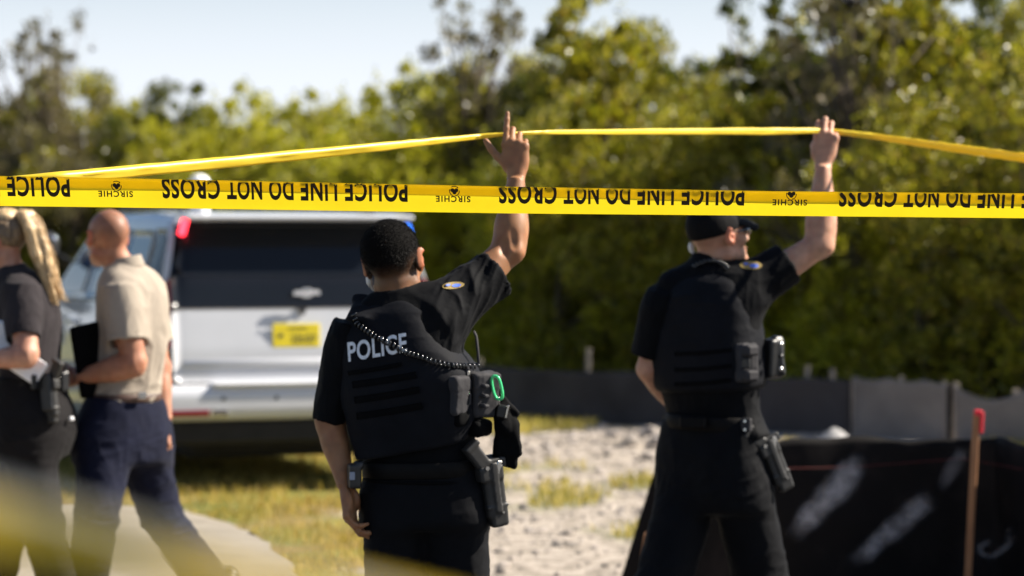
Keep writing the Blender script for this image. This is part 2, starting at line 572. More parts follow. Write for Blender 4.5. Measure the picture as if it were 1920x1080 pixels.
def blades(name, X, Y, hgt, wid, mat, lean=.5, seed=1):
    r = np.random.default_rng(seed); n = len(X)
    Z = ground_h(X, Y)
    th = r.uniform(0, 2 * np.pi, n); la = r.uniform(0, 2 * np.pi, n)
    h = hgt * r.uniform(.45, 1.25, n); ln = lean * r.uniform(.1, 1.2, n) * h
    B = np.stack([X, Y, Z - .005], 1)
    sd = np.stack([np.cos(th), np.sin(th), 0 * th], 1) * (wid * r.uniform(.6, 1.3, n))[:, None]
    mid = B + np.stack([np.cos(la) * ln * .35, np.sin(la) * ln * .35, h * .6], 1)
    tip = B + np.stack([np.cos(la) * ln, np.sin(la) * ln, h], 1)
    V = np.stack([B - sd, B + sd, mid + sd * .6, mid - sd * .6, tip], 1).reshape(-1, 3)
    k = np.arange(n)[:, None] * 5
    return mesh_np(name, V, [k + np.array([0, 1, 2, 3]), k + np.array([3, 2, 4])], mat, None, True)

m_dry = leafmat("grass_dry", [(0, (.26, .17, .04)), (.35, (.41, .285, .08)), (.7, (.51, .38, .125)), (.9, (.24, .21, .045)), (1, (.11, .12, .03))], .7, .3, .2)
n = 46000
gx = rng.uniform(-6.2, .6, n); gy = rng.uniform(12.5, 23, n)
bnd = -.045 * gy + .25 * np.sin(gy * 1.7) + rng.normal(0, .12, n)
onp = np.interp(gx, edge[:, 0], edge[:, 1])        # path edge distance at this x
ontop = (gy < onp + rng.normal(.03, .03, n)) & (gx < edge[:, 0].max())
pn = fbm(np.stack([gx * 2.2, gy * 2.2, gx * 0], 1), 3, 31)
keep = (gx < bnd) & ~ontop & (pn > .33)
dg = blades("dry_grass", gx[keep], gy[keep], .075, .0042, m_dry, .9, 3)
tag(dg, kind='stuff')
m_weed = leafmat("weed_green", [(0, (.12, .13, .025)), (.25, (.24, .21, .04)), (.5, (.42, .32, .09)), (1, (.55, .42, .18))], .6, .35, .2)
n = 60000
gx = rng.uniform(-.6, 5.2, n); gy = rng.uniform(13.3, 28, n)
wv = fbm(np.stack([gx * .9, gy * .55, gx * 0], 1), 4, 21) + np.exp(-((gy - 20.3) / 1.9) ** 2) * .075 + smooth01(gy, 24.6, 26.4) * .3 + np.exp(-((gy - 14.4) / .8) ** 2) * .07
keep = wv > .615
wd = blades("weeds", gx[keep], gy[keep], .09, .006, m_weed, .7, 4)
tag(wd, kind='stuff')

def rocks(X, Y, Zb, size, seed=2):
    r = np.random.default_rng(seed)
    ico = bmesh.new(); bmesh.ops.create_icosphere(ico, subdivisions=2, radius=1)
    V0 = np.array([v.co[:] for v in ico.verts]); F0 = np.array([[v.index for v in f.verts] for f in ico.faces]); ico.free()
    Vs, Fs = [], []
    for i in range(len(X)):
        s = size[i] * r.uniform(.6, 1.2, 3) * (1, 1, .7)
        V = V0 * (1 + .55 * (vnoise(V0 * 1.6 + i * 3.7, 5) - .5))[:, None] * s
        a = r.uniform(0, 6.28); c, s_ = math.cos(a), math.sin(a)
        V = V @ np.array([[c, s_, 0], [-s_, c, 0], [0, 0, 1]])
        Vs.append(V + (X[i], Y[i], Zb[i] + size[i] * .15)); Fs.append(F0 + i * len(V0))
    return np.concatenate(Vs), np.concatenate(Fs)
m_rock = NT("shell_rock")
geo = m_rock.n('NewGeometry')
rc = m_rock.ramp(geo.outputs['Random Per Island'], [(0, (.18, .16, .14)), (.4, (.33, .29, .26)), (1, (.46, .41, .37))])
m_rock.set(Base_Color=m_rock.mix(m_rock.noise(30, 4), rc, (.30, .26, .22), 'MIX'), Roughness=.95)
m_rock.bump(m_rock.noise(60, 4), .5, .01)
n = 2600
gx = rng.uniform(-.7, 2.8, n); gy = 13 + 14 * rng.uniform(0, 1, n) ** .8
keep = gx > -.045 * gy + .1
gx, gy = gx[keep], gy[keep]
sz = .012 + .03 * rng.uniform(0, 1, len(gx)) ** 4
hp = np.exp(-(((gx - 1.35) / 1.0) ** 2 + ((gy - 22.6) / .9) ** 2) * 1.3) + np.exp(-(((gx - 2.0) / .8) ** 2 + ((gy - 21.2) / .7) ** 2) * 1.3)
sz = sz * (1 + 1.7 * np.minimum(hp, 1))
RV, RF = rocks(gx, gy, ground_h(gx, gy), sz)
tag(mesh_np("gravel", RV, RF, m_rock.m, None, False), kind='stuff')

# a heap of pale gravel behind the near silt fence
def heap(name, cx, cy, r, h, seed, label):
    k = 40; a = np.linspace(-1.5, 1.5, k)
    X, Y = np.meshgrid(a * r, a * r, indexing='ij')
    q = np.hypot(X, Y * 1.2) / r
    P = np.stack([X * 9, Y * 9, X * 0 + seed], -1).reshape(-1, 3)
    nz = (fbm(P, 4, seed).reshape(X.shape) - .45)
    Z = np.maximum(h * (1 - q + nz * .25), -.08 * np.maximum(q - 1, 0) - .02 + 0 * q)
    i_ = np.arange(k * k).reshape(k, k)
    Q = np.stack([i_[:-1, :-1], i_[1:, :-1], i_[1:, 1:], i_[:-1, 1:]], -1).reshape(-1, 4)
    o = mesh_np(name, np.stack([X + cx, Y + cy, Z], -1).reshape(-1, 3), Q, m_heap.m, None, False)
    tag(o, label, 'gravel heap')
    return o
m_heap = NT("heap_gravel")
hn = m_heap.noise(55, 5, .7)
m_heap.set(Base_Color=m_heap.ramp(hn, [(.3, (.22, .21, .205)), (.6, (.46, .45, .44))]), Roughness=.95); m_heap.bump(hn, .8, .03)
p = W(1560, 835, 19.6)
heap("gravel_heap", p[0] + .02, 19.6, .50, .43, 4, "small pale heap of gravel peeking over the black silt fence, before the grey fabric")

# ------------------------------------------------------------------ silt fences
def fabric(name, pts, z0, ztop, mat, parent, wav=.03, seed=1, nz=14, sag=.05, step=.07, posts=None, lean=0.0):
    """pleated cloth wall along a plan polyline; ztop may be a function of arc length"""
    P = np.array(pts, float); seg = np.linalg.norm(np.diff(P, axis=0), axis=1); L = np.concatenate([[0], np.cumsum(seg)])
    m = int(L[-1] / step) + 2; s = np.linspace(0, L[-1], m)
    X = np.interp(s, L, P[:, 0]); Y = np.interp(s, L, P[:, 1])
    tx = np.gradient(X); ty = np.gradient(Y); q = np.hypot(tx, ty); nxn, nyn = ty / q, -tx / q
    V = []
    for k in range(nz + 1):
        f = k / nz
        zt = np.array([ztop(v) if callable(ztop) else ztop for v in s])
        if posts is not None: zt = zt - sag * np.array([math.sin(math.pi * ((v - posts[0]) / posts[1] % 1)) ** .8 for v in s])
        z = z0 + (zt - z0) * f
        w = (fbm(np.stack([s * 2.1, z * 1.5, s * 0 + seed], 1), 3, seed) - .45) * wav * 2 + np.sin(s * 9 + z * 3 + seed) * wav * .15
        w = w + lean * f
        V.append(np.stack([X + nxn * w, Y + nyn * w, z], 1))
    V = np.array(V); T = .004
    back = V + np.stack([-nxn * T, -nyn * T, 0 * nxn], 1)[None]
    A = np.concatenate([V.reshape(-1, 3), back.reshape(-1, 3)])
    i_ = np.arange((nz + 1) * m).reshape(nz + 1, m)
    q1 = np.stack([i_[:-1, :-1], i_[:-1, 1:], i_[1:, 1:], i_[1:, :-1]], -1).reshape(-1, 4)
    o_ = (nz + 1) * m
    q2 = q1[:, ::-1] + o_
    e1 = np.stack([i_[-1, :-1], i_[-1, 1:], i_[-1, 1:] + o_, i_[-1, :-1] + o_], -1)
    e2 = np.stack([i_[:-1, 0], i_[1:, 0], i_[1:, 0] + o_, i_[:-1, 0] + o_], -1)
    e3 = np.stack([i_[1:, -1], i_[:-1, -1], i_[:-1, -1] + o_, i_[1:, -1] + o_], -1)
    return mesh_np(name, A, np.concatenate([q1, q2, e1, e2, e3]), mat, parent, True)

def cloth_mat(name, c, rough=.7, dust=None):
    t = NT(name)
    n1 = t.noise(2.2, 5); n2 = t.noise(220, 2)
    col = t.ramp(n1, [(.3, tuple(x * .75 for x in c)), (.7, tuple(x * 1.25 for x in c))])
    if dust: col = t.mix(t.ramp(t.noise(5, 6, .65), [(.5, (0, 0, 0)), (.75, (1, 1, 1))]), col, dust)
    t.set(Base_Color=col, Roughness=rough); t.bump(n2, .25, .002); t.b.inputs['Specular IOR Level'].default_value = .12
    return t.m
m_fab_far = cloth_mat("fabric_charcoal", (.048, .045, .047), .9)
m_fab_grey = cloth_mat("fabric_grey", (.17, .155, .145), .8)
m_fab_black = cloth_mat("fabric_black", (.0060, .0048, .0048), .7, (.016, .012, .011))
m_wood = NT("stake_wood")
wm = m_wood.n('Mapping'); wc = m_wood.n('TexCoord'); m_wood.l(wc.outputs['Object'], wm.inputs[0]); wm.inputs['Scale'].default_value = (40, 40, 3)
wnz = m_wood.noise(1.5, 5, .6, vec=wm.outputs[0])
m_wood.set(Base_Color=m_wood.ramp(wnz, [(.3, (.20, .085, .035)), (.6, (.36, .17, .075)), (.8, (.45, .24, .11))]), Roughness=.8)
m_wood = m_wood.m
m_wood_grey = plain("stake_weathered", (.26, .22, .18), .9, .3, 18)
m_red = plain("marker_red", (.75, .02, .035), .45, .1)
m_red_thread = plain("thread_red", (.10, .012, .010), .7, .15)

def stake(px, py_top, D, lean=0, w=.036, mat=None, z0=-.1, dz=0):
    t = W(px, py_top, D)
    mb = MB(); h = (t[2] - z0) / 2
    R = np.array(Matrix.Rotation(lean, 3, 'Y'))
    mb.box((t[0] - math.sin(lean) * h, D, z0 + h), (w / 2, w / 2, h), R, .004)
    return mb

# far dark fence, grey fence sections
def fp(px, D): return ((px - 960) / F * D, D)
farf = empty("silt_fence", (*fp(1200, 26.5), 0), "long low charcoal silt fence along the foot of the green hedge", "fence")
base = np.array(farf.location)
def rel(pts, b): return [(p[0] - b[0], p[1] - b[1]) for p in pts]
fabric("fabric", rel([fp(640, 29.0), fp(950, 27.3), fp(1240, 26.2), fp(1480, 25.2), fp(1597, 24.9)], base), -.05, .47, m_fab_far, farf, .05, 3, posts=(0.2, 1.9), sag=.03)
for px, py, D in ((1104, 654, 26.7), (1515, 686, 25.2), (1562, 692, 25.0), (900, 672, 27.6), (700, 672, 28.7)):
    s_ = stake(px, py, D + .05, .03, .045); o = s_.build("stake", m_wood_grey, farf)
    o.data.transform(Matrix.Translation(-Vector(base)))
greyf = empty("silt_fence", (*fp(1690, 24.4), 0), "pale grey silt fence panel right of the dark fence, behind the gravel heap", "fence")
base = np.array(greyf.location)
fabric("fabric", rel([fp(1600, 24.8), fp(1690, 24.4), fp(1776, 24.0)], base), -.05, .50, m_fab_grey, greyf, .03, 5, posts=(0.0, .40), sag=.03)
o = fabric("fabric_overlap", rel([fp(1768, 24.12), fp(1800, 24.0)], base), -.05, .47, m_fab_black, greyf, .01, 7)
for px, py, D in ((1602, 708, 24.85), (1690, 706, 24.45), (1772, 716, 24.05)):
    o = stake(px, py, D + .05, .0, .045).build("stake", m_wood_grey, greyf); o.data.transform(Matrix.Translation(-Vector(base)))
greyf2 = empty("silt_fence", (*fp(1880, 23.4), 0), "pale grey silt fence panel at right edge, sagging behind the red-topped stake", "fence")
base = np.array(greyf2.location)
fabric("fabric", rel([fp(1792, 23.9), fp(1880, 23.5), fp(1990, 23.0), fp(2120, 22.6)], base), -.05, .46, m_fab_grey, greyf2, .05, 8, posts=(0.0, .75), sag=.10)
for px, py, D in ((1793, 718, 23.95), (1905, 730, 23.45)):
    o = stake(px, py, D + .05, .02, .045).build("stake", m_wood_grey, greyf2); o.data.transform(Matrix.Translation(-Vector(base)))

# near black fence
DN = 13.6
nf = empty("silt_fence", (*fp(1560, DN), 0), "near black silt fence with white dust streaks, bottom right behind the officer in a cap", "fence")
base = np.array(nf.location)
def ntop(s):
    return min(.745 + .010 * math.sin(s * 7.3) + .006 * math.sin(s * 17), .10 + 3.1 * s)
fab = fabric("fabric", rel([fp(1165, 13.55), fp(1330, 13.6), fp(1560, 13.7), fp(1800, 13.75), fp(1870, 13.7), fp(1990, 13.0), fp(2200, 12.4)], base), -.05, ntop, m_fab_black, nf, .05, 11, nz=22, step=.03)
fb = BVHTree.FromPolygons([v.co[:] for v in fab.data.vertices], [p.vertices[:] for p in fab.data.polygons])
def on_fab(px, py, off=.006):
    a = W(px, py, 10.0); d = a - np.array([0, 0, EYE]); d /= np.linalg.norm(d)
    h = hit(fb, a - base, d)
    return None if h is None else h - d * off
m_dust = NT("pale_dust")
dn = m_dust.noise(16, 6, .7)
m_dust.set(Base_Color=m_dust.ramp(m_dust.noise(9, 5), [(.3, (.30, .29, .31)), (.7, (.46, .44, .45))]), Roughness=.95)
tr = m_dust.n('BsdfTransparent'); mx = m_dust.n('MixShader')
at = m_dust.n('Attribute'); at.attribute_name = "Col"
mm = m_dust.n('Math'); mm.operation = 'MULTIPLY_ADD'; m_dust.l(dn, mm.inputs[0]); mm.inputs[1].default_value = 2.2; mm.inputs[2].default_value = -1.2
ma = m_dust.n('Math'); ma.operation = 'ADD'; m_dust.l(mm.outputs[0], ma.inputs[0]); m_dust.l(at.outputs['Fac'], ma.inputs[1])
mb_ = m_dust.n('Math'); mb_.operation = 'MULTIPLY'; mb_.use_clamp = True; m_dust.l(ma.outputs[0], mb_.inputs[0]); m_dust.l(at.outputs['Fac'], mb_.inputs[1])
m_dust.l(mb_.outputs[0], mx.inputs[0]); m_dust.l(tr.outputs[0], mx.inputs[1]); m_dust.l(m_dust.b.outputs[0], mx.inputs[2]); m_dust.l(mx.outputs[0], m_dust.out.inputs[0])
def streak(pts, wid, name="dust_streak", dens=1.0):
    P = np.array(pts, float); m = 60; t = np.linspace(0, len(P) - 1, m)
    C = np.stack([np.interp(t, range(len(P)), P[:, i]) for i in (0, 1)], 1)
    for _ in range(4): C[1:-1] = (C[:-2] + 2 * C[1:-1] + C[2:]) / 4
    wd = np.interp(t, np.linspace(0, len(P) - 1, len(wid)), wid)
    T = np.gradient(C, axis=0); T /= np.linalg.norm(T, axis=1)[:, None] + 1e-9
    N = np.stack([-T[:, 1], T[:, 0]], 1); K = 9
    V, A = [], []; ok = True
    for i in range(m):
        for k in range(K):
            f = k / (K - 1) * 2 - 1
            q = on_fab(*(C[i] + N[i] * wd[i] * f))
            if q is None: q = V[-1] if V else np.zeros(3)
            V.append(q)
            A.append(dens * (1 - abs(f) ** 2.2) * min(1, 5 * min(i, m - 1 - i) / m))
    i_ = np.arange(m * K).reshape(m, K)
    Q = np.stack([i_[:-1, :-1], i_[1:, :-1], i_[1:, 1:], i_[:-1, 1:]], -1).reshape(-1, 4)
    return mesh_np(name, np.array(V), Q, m_dust.m, nf, True, np.repeat(np.array(A)[:, None], 3, 1))
streak([(1482, 1015), (1530, 955), (1580, 905), (1622, 850)], [24, 32, 36, 26], dens=.85)
streak([(1585, 1072), (1650, 1015), (1720, 955), (1752, 925)], [22, 26, 30, 22], dens=.75)
streak([(1765, 925), (1790, 875), (1806, 838)], [16, 22, 16], dens=.5)
streak([(1915, 980), (1895, 1022), (1862, 1046), (1842, 1040), (1838, 1026), (1852, 1018), (1875, 1020)], [7, 9, 8, 8, 8, 8, 6], "dust_mark", .62)
streak([(1890, 985), (1893, 1005), (1888, 1025)], [7, 8, 6], "dust_mark", .45)
th = [on_fab(px, py, .004) for px, py in zip(np.linspace(1470, 1918, 60), np.interp(np.linspace(1470, 1918, 60), [1470, 1600, 1805, 1918], [879, 876, 860, 880]))]
th = [q for q in th if q is not None]
MB().tube(th, .0022, 5).build("thread", m_red_thread, nf, True)
s1 = stake(1832, 774, 13.35, .05, .031)
o = s1.build("stake", m_wood, nf); o.data.transform(Matrix.Translation(-Vector(base))); tag(o, "brown wooden stake with a red painted top")
t = W(1834, 770, 13.35)
MB().box((t[0] + .002, 13.35, t[2] - .012), (.018, .018, .014), None, .003).box((t[0] + .016, 13.345, t[2] - .055), (.0085, .018, .05), np.array(Matrix.Rotation(.05, 3, 'Y')), .003).build("marker_cap", m_red, o).data.transform(Matrix.Translation(-Vector(base)))
o = stake(1216, 1000, 13.15, .15, .036).build("stake", m_wood, nf); o.data.transform(Matrix.Translation(-Vector(base)))

# ------------------------------------------------------------------ trees
def make_crown(seed, H, Rw, nleaf, clump, lsize, shoots=.5, z0=.0, openness=0.0):
    r = np.random.default_rng(seed)
    # a few big lobes, each carrying many tight leaf clumps
    nl = 9; lz = H * (z0 + (1 - z0) * (np.arange(nl) + r.uniform(.1, .9, nl)) / nl)
    prof = np.sqrt(np.clip(1 - ((lz / H - .30) / .78) ** 2, .05, 1))
    la = np.arange(nl) * 2.4 + r.uniform(0, 1, nl); lr = Rw * prof * r.uniform(.25, .62, nl)
    LC = np.stack([np.cos(la) * lr, np.sin(la) * lr, lz], 1); LR = Rw * r.uniform(.42, .70, nl) * (.55 + .45 * prof)
    nc = clump; li = r.integers(0, nl, nc)
    d = r.normal(0, 1, (nc, 3)); d /= np.linalg.norm(d, axis=1)[:, None]
    d[:, 2] = np.where(d[:, 2] < -.2, d[:, 2] * .5, d[:, 2])
    C = LC[li] + d * (LR[li] * r.uniform(.55, 1.05, nc) ** .7)[:, None] * (1, 1, .9)
    C[:, 2] = np.maximum(C[:, 2], .08)
    C = C[np.argsort(r.uniform(0, 1, nc))]
    cr = r.uniform(.07, .19, nc) * (1 - .3 * openness) * (Rw / 1.3)
    per = r.dirichlet(np.ones(nc) * 4) * nleaf
    P, Ax = [], []
    for i in range(nc):
        m = int(per[i])
        if m < 3: continue
        q = r.normal(0, 1, (m, 3)); q /= np.linalg.norm(q, axis=1)[:, None]
        out = nrm(C[i] - np.array([0, 0, H * .35]))
        P.append(C[i] + q * (cr[i] * r.uniform(.1, 1, m) ** .5)[:, None] * (1, 1, 1.1))
        Ax.append(q * .75 + out * .55 + r.normal(0, .35, (m, 3)) + (0, 0, .45))
    for j in range(int(6 + 22 * shoots)):
        i = r.integers(nc); b = C[i]; ln = r.uniform(.25, .65); m = r.integers(16, 34)
        t = r.uniform(0, 1, m); dirn = nrm(np.array([r.normal(0, .3), r.normal(0, .3), 1.0]))
        P.append(b + dirn * (t * ln)[:, None] + r.normal(0, .045, (m, 3)))
        Ax.append(r.normal(0, .6, (m, 3)) + (0, 0, .7))
    P = np.concatenate(P); Ax = np.concatenate(Ax); n = len(P)
    P[:, 2] = np.maximum(P[:, 2], .03)
    Ax /= np.linalg.norm(Ax, axis=1)[:, None]
    sd = np.cross(Ax, r.normal(0, 1, (n, 3))); sd /= np.linalg.norm(sd, axis=1)[:, None] + 1e-9
    up = np.cross(sd, Ax)
    L = lsize * r.uniform(.6, 1.35, n)[:, None]; w = L * .26
    V = np.stack([P, P + Ax * L * .5 + sd * w + up * L * .07, P + Ax * L, P + Ax * L * .5 - sd * w + up * L * .07], 1).reshape(-1, 3)
    Q = np.arange(n * 4).reshape(-1, 4)
    return V, Q, C

def make_trunk(C, H, seed, r0=.05, nb=14):
    r = np.random.default_rng(seed); mb = MB()
    bends = np.cumsum(r.normal(0, .05, (7, 2)), 0)
    tr = np.array([(bends[i, 0], bends[i, 1], H * .75 * i / 6 - (.05 if i == 0 else 0)) for i in range(7)])
    mb.tube(tr, np.linspace(r0, r0 * .3, 7), 7)
    for i in r.permutation(len(C))[:nb]:
        e = C[i]; k = min(5, max(0, int(e[2] / (H * .75) * 5 - 1))); b = tr[k]
        m = (b + e) / 2 + r.normal(0, .08, 3) + (0, 0, -.06)
        mb.tube([b, b * .5 + m * .5, m, e], [r0 * .45, r0 * .35, r0 * .25, r0 * .1], 5)
    return mb

olive = [(0, (.038, .042, .008)), (.3, (.13, .13, .013)), (.6, (.30, .275, .020)), (.85, (.50, .435, .036)), (.96, (.42, .30, .06)), (1, (.26, .13, .05))]
lime = [(0, (.06, .07, .010)), (.4, (.29, .285, .018)), (.75, (.54, .49, .028)), (.95, (.66, .58, .07)), (1, (.34, .22, .06))]
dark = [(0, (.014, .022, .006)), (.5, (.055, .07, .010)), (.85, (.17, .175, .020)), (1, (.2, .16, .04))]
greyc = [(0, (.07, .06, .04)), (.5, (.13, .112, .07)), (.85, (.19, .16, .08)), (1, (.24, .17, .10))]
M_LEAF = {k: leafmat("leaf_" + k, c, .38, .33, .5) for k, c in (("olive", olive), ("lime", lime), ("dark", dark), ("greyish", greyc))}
m_bark = plain("bark", (.11, .085, .06), .9, .4, 14)
protos = {}
def proto(key, seed, H, Rw, nleaf, clump, lsize, mat, **kw):
    nb = kw.pop('nb', 14); r0 = kw.pop('r0', .05)
    V, Q, C = make_crown(seed, H, Rw, nleaf, clump, lsize, **kw)
    e = bpy.data.meshes.new("x"); 
    cr = mesh_np("crown", V, Q, M_LEAF[mat], None, True); tr = make_trunk(C, H, seed + 50, r0, nb).build("trunk", m_bark, None, True)
    bpy.data.meshes.remove(e)
    protos[key] = (cr, tr, [False])
proto('a', 1, 4.3, 1.50, 30000, 330, .070, 'olive', shoots=1.5)
proto('b', 2, 3.9, 1.40, 27000, 300, .068, 'lime', shoots=1.6)
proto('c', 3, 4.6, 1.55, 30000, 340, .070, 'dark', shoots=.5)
proto('d', 4, 3.6, 1.40, 26000, 290, .068, 'olive', shoots=1.0)
proto('e', 5, 3.2, 1.40, 25000, 290, .066, 'lime', shoots=1.0)
proto('g', 6, 5.2, 1.5, 4200, 110, .09, 'greyish', shoots=.2, z0=.35, openness=.5, nb=70, r0=.07)
proto('h', 9, 4.0, 1.45, 12000, 170, .080, 'greyish', shoots=.5, openness=.2, nb=40)
proto('s', 7, 4.8, .75, 2600, 50, .10, 'dark', shoots=.4, z0=.4, openness=.4, nb=18)
proto('t', 8, 5.3, 1.5, 12000, 140, .105, 'olive', shoots=.6, z0=.2, openness=.2, nb=30, r0=.07)
def tree(key, x, y, sc, rz, label, group=None, cat='tree', name='tree', sz=1.0):
    root = empty(name, (x, y, -.03), label, cat, group, rz)
    root.scale = (sc, sc, sc * sz)
    cr, tr, used = protos[key]
    for o in (cr, tr):
        q = o if not used[0] else o.copy()
        if used[0]: COL.objects.link(q)
        q.parent = root
    used[0] = True
    return root
LBL = {'a': "bushy olive-green tree in the dense hedge behind the police line", 'b': "bright yellow-green bushy tree in the sunlit hedge",
       'c': "dark green tree in the shaded part of the hedge", 'd': "olive-green shrubby tree with upright shoots in the hedge",
       'e': "low lime-green shrub at the front of the hedge", 'h': "greyish-brown bush with bare twigs at the hedge's far left end"}
# the hedge runs from near right to far left: (px, D) of its front line
def hedge(px): return np.interp(px, [-950, -250, 300, 600, 960, 1300, 1920, 2200], [58, 50, 45, 39, 34, 31, 27.5, 26.5])
# skyline to follow: row of the crown tops
SKY = ([-250, 0, 180, 300, 450, 600, 680, 780, 860, 960, 1050, 1150, 1225, 1270, 1310, 1400, 1500, 1600, 1700, 1920, 2200],
       [150, 148, 152, 164, 160, 156, 138, 130, 104, 92, 60, 30, 78, 130, 85, 55, 28, 8, -30, -35, -35])
r = np.random.default_rng(12)
HT = {'a': 4.3, 'b': 3.9, 'c': 4.6, 'd': 3.6, 'e': 3.2, 'h': 4.0}
px = -950.0
while px < 2400:
    D0 = hedge(px)
    for row, (dd, f) in enumerate(((-.5, .40), (.4, .68), (1.6, .90), (3.0, 1.0))):
        p_ = px + r.uniform(-25, 25) + row * 40
        D = D0 + dd + r.uniform(-.4, .4)
        zt = EYE + (HOR - np.interp(p_, *SKY)) / F * D
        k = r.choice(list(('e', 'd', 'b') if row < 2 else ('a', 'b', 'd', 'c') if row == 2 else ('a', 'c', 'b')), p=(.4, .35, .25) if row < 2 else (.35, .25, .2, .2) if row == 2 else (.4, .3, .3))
        if p_ < 190 and r.uniform() < .75: k = 'h'
        if 190 < p_ < 1000 and k in 'ac' and r.uniform() < .5: k = 'b'
        if p_ > 1500 and k == 'b' and r.uniform() < .6: k = 'a'
        sc = max(.75, zt * f * r.uniform(.90, 1.0) / HT[k] / 1.06)
        tree(k, (p_ - 960) / F * D, D, sc, r.uniform(0, 6.28), LBL[k], 'trees of the hedge, kind ' + {'a': 'bushy olive', 'b': 'bright', 'c': 'dark', 'd': 'upright', 'e': 'low', 'h': 'greyish'}[k])
    px += 1.25 / D0 * F * .62
def lone(key, px, py_top, D, H, label, rz=0, sz=1.0):
    zt = EYE + (HOR - py_top) / F * D
    tree(key, (px - 960) / F * D, D, zt / H / sz, rz, label, None, 'tree', 'tree', sz)
lone('g', 85, 72, 48, 5.2, "thin greyish tree with sparse twiggy crown rising at far left")
lone('t', 1115, 12, 33.5, 5.3, "tall loose-crowned tree standing above the hedge in the middle, left of the sky gap", 1.0)
lone('s', 1385, -5, 32, 4.8, "slender sapling poking up alone right of the sky gap", .5)
lone('g', 905, 30, 37, 5.2, "thin airy treetop left of the tall middle tree", 2.0)
lone('g', 1575, -25, 29.5, 5.2, "sparse treetop showing sky through it, top right", 4.0)
lone('t', 1710, -40, 30, 5.3, "tall dense tree near the top right corner", 3.0)
lone('s', 1500, 0, 30.5, 4.8, "narrow dark treetop between the sapling and the black bird", 2.2)

# ------------------------------------------------------------------ the bird at the top edge
BD = 29.0
bp = W(1590, 6, BD)
bird = empty("bird", bp, "black bird with spread wings among the treetops at the top edge", "bird")
m_bird = plain("feather_black", (.008, .007, .008), .7, .3)
sd = SDF()
sd.ell((0, 0, .02), (.06, .11, .055), k=.03)
sd.cone((0, .10, .03), (0, .16, .05), .035, .026, .03)
sd.ell((0, .18, .055), (.025, .032, .026), k=.02).cone((0, .2, .05), (0, .235, .042), .011, .004, .008)
sd.ell((.09, -.01, .05), (.10, .07, .016), frame((0, 1, .1), (-.5, 0, 1)), .03).ell((.22, -.03, .10), (.12, .06, .011), frame((0, 1, 0), (-.35, 0, 1)), .03)
sd.ell((-.07, -.01, .0), (.09, .07, .022), frame((0, 1, .1), (.6, 0, 1)), .03).ell((-.15, -.02, -.07), (.09, .05, .014), frame((0, 1, 0), (.9, 0, 1)), .03)
sd.ell((0, -.13, .01), (.04, .09, .012), k=.02)
bo, _, _ = sdf_obj("body", sd, .006, m_bird, bird)
MB().tube([(0.02, 0, -.02), (.02, .01, -.07)], .005, 5).tube([(-.02, 0, -.02), (-.02, .01, -.07)], .005, 5).build("leg", m_bird, bird)
bird.rotation_euler = (0, .15, .4)
tb = W(1588, 24, BD)

# ------------------------------------------------------------------ police tape
def tape_mat(name, c, trans, rough=.28):
    t = NT(name)
    n1 = t.noise(14, 4, .6)
    col = t.ramp(n1, [(.3, tuple(x * .93 for x in c)), (.7, c)])
    t.set(Base_Color=col, Roughness=rough); t.b.inputs['Specular IOR Level'].default_value = .55
    t.bump(t.noise(9, 4, .6), .25, .004)
    tr = t.n('BsdfTranslucent'); t.l(col, tr.inputs[0])
    mx = t.n('MixShader'); mx.inputs[0].default_value = trans
    t.l(t.b.outputs[0], mx.inputs[1]); t.l(tr.outputs[0], mx.inputs[2]); t.l(mx.outputs[0], t.out.inputs[0])
    return t.m
m_tape = tape_mat("tape_yellow", (.92, .70, .016), .62)
m_ink = NT("tape_ink"); m_ink.set(Base_Color=m_ink.ramp(m_ink.noise(40, 3), [(.3, (.018, .010, .002)), (.7, (.032, .018, .004))]), Roughness=.4); m_ink = m_ink.m  # brown of light shining through the tape, put into the ink colour

TD = 7.5; K = F / TD
def tape_edges(px):
    top = np.interp(px, [-400, 0, 200, 960, 1450, 1920, 2300], [327, 330, 333.5, 350, 358.5, 362.5, 366])
    bot = np.interp(px, [-400, 0, 200, 960, 1450, 1920, 2300], [384, 386, 388.5, 400, 404.5, 409, 412])
    return top, bot
FOLDV = .024
def tape_pt(px, v, out=0.0):
    """v metres measured up from the lower edge; past the fold it goes down behind"""
    px = np.asarray(px, float); v = np.asarray(v, float)
    top, bot = tape_edges(px); H = (bot - top) / K
    x = (px - 960) / K
    zb = EYE + (HOR - bot) / K
    ang = .42 * (1 - np.clip(v / H, 0, 1)) ** 1.0 + .06      # lower part leans towards the camera
    rip = (vnoise(np.stack([x * 1.3, v * 20, x * 0], -1).reshape(-1, 3), 3).reshape(x.shape) - .5) * .006 + .0015 * np.sin(x * 2.3)
    front = v <= H
    z = np.where(front, zb + v, zb + H - (v - H))
    y = TD + (H - np.clip(v, 0, H)) * .42 + rip
    y = np.where(front, y - out, y + .003 + (v - H) * .42 + .002 + out)
    return np.stack([x, y, z], -1)
tp = empty("barrier_tape", (0, TD, 1.74), "taut yellow tape across the whole picture printed upside down with POLICE LINE DO NOT CROSS", "police tape")
tb_ = np.array(tp.location)
pxs = np.linspace(-420, 2340, 560)
rows = []
for px_ in pxs:
    t_, b_ = tape_edges(px_); H = (b_ - t_) / K
    rows.append(np.concatenate([np.linspace(0, H, 11), H + np.linspace(.0006, .026, 5)]))
rows = np.array(rows)
V = tape_pt(pxs[:, None] + 0 * rows, rows) - tb_
i_ = np.arange(V.shape[0] * V.shape[1]).reshape(V.shape[:2])
Q = np.stack([i_[:-1, :-1], i_[1:, :-1], i_[1:, 1:], i_[:-1, 1:]], -1).reshape(-1, 4)
mesh_np("strip", V.reshape(-1, 3), Q, m_tape, tp, True)

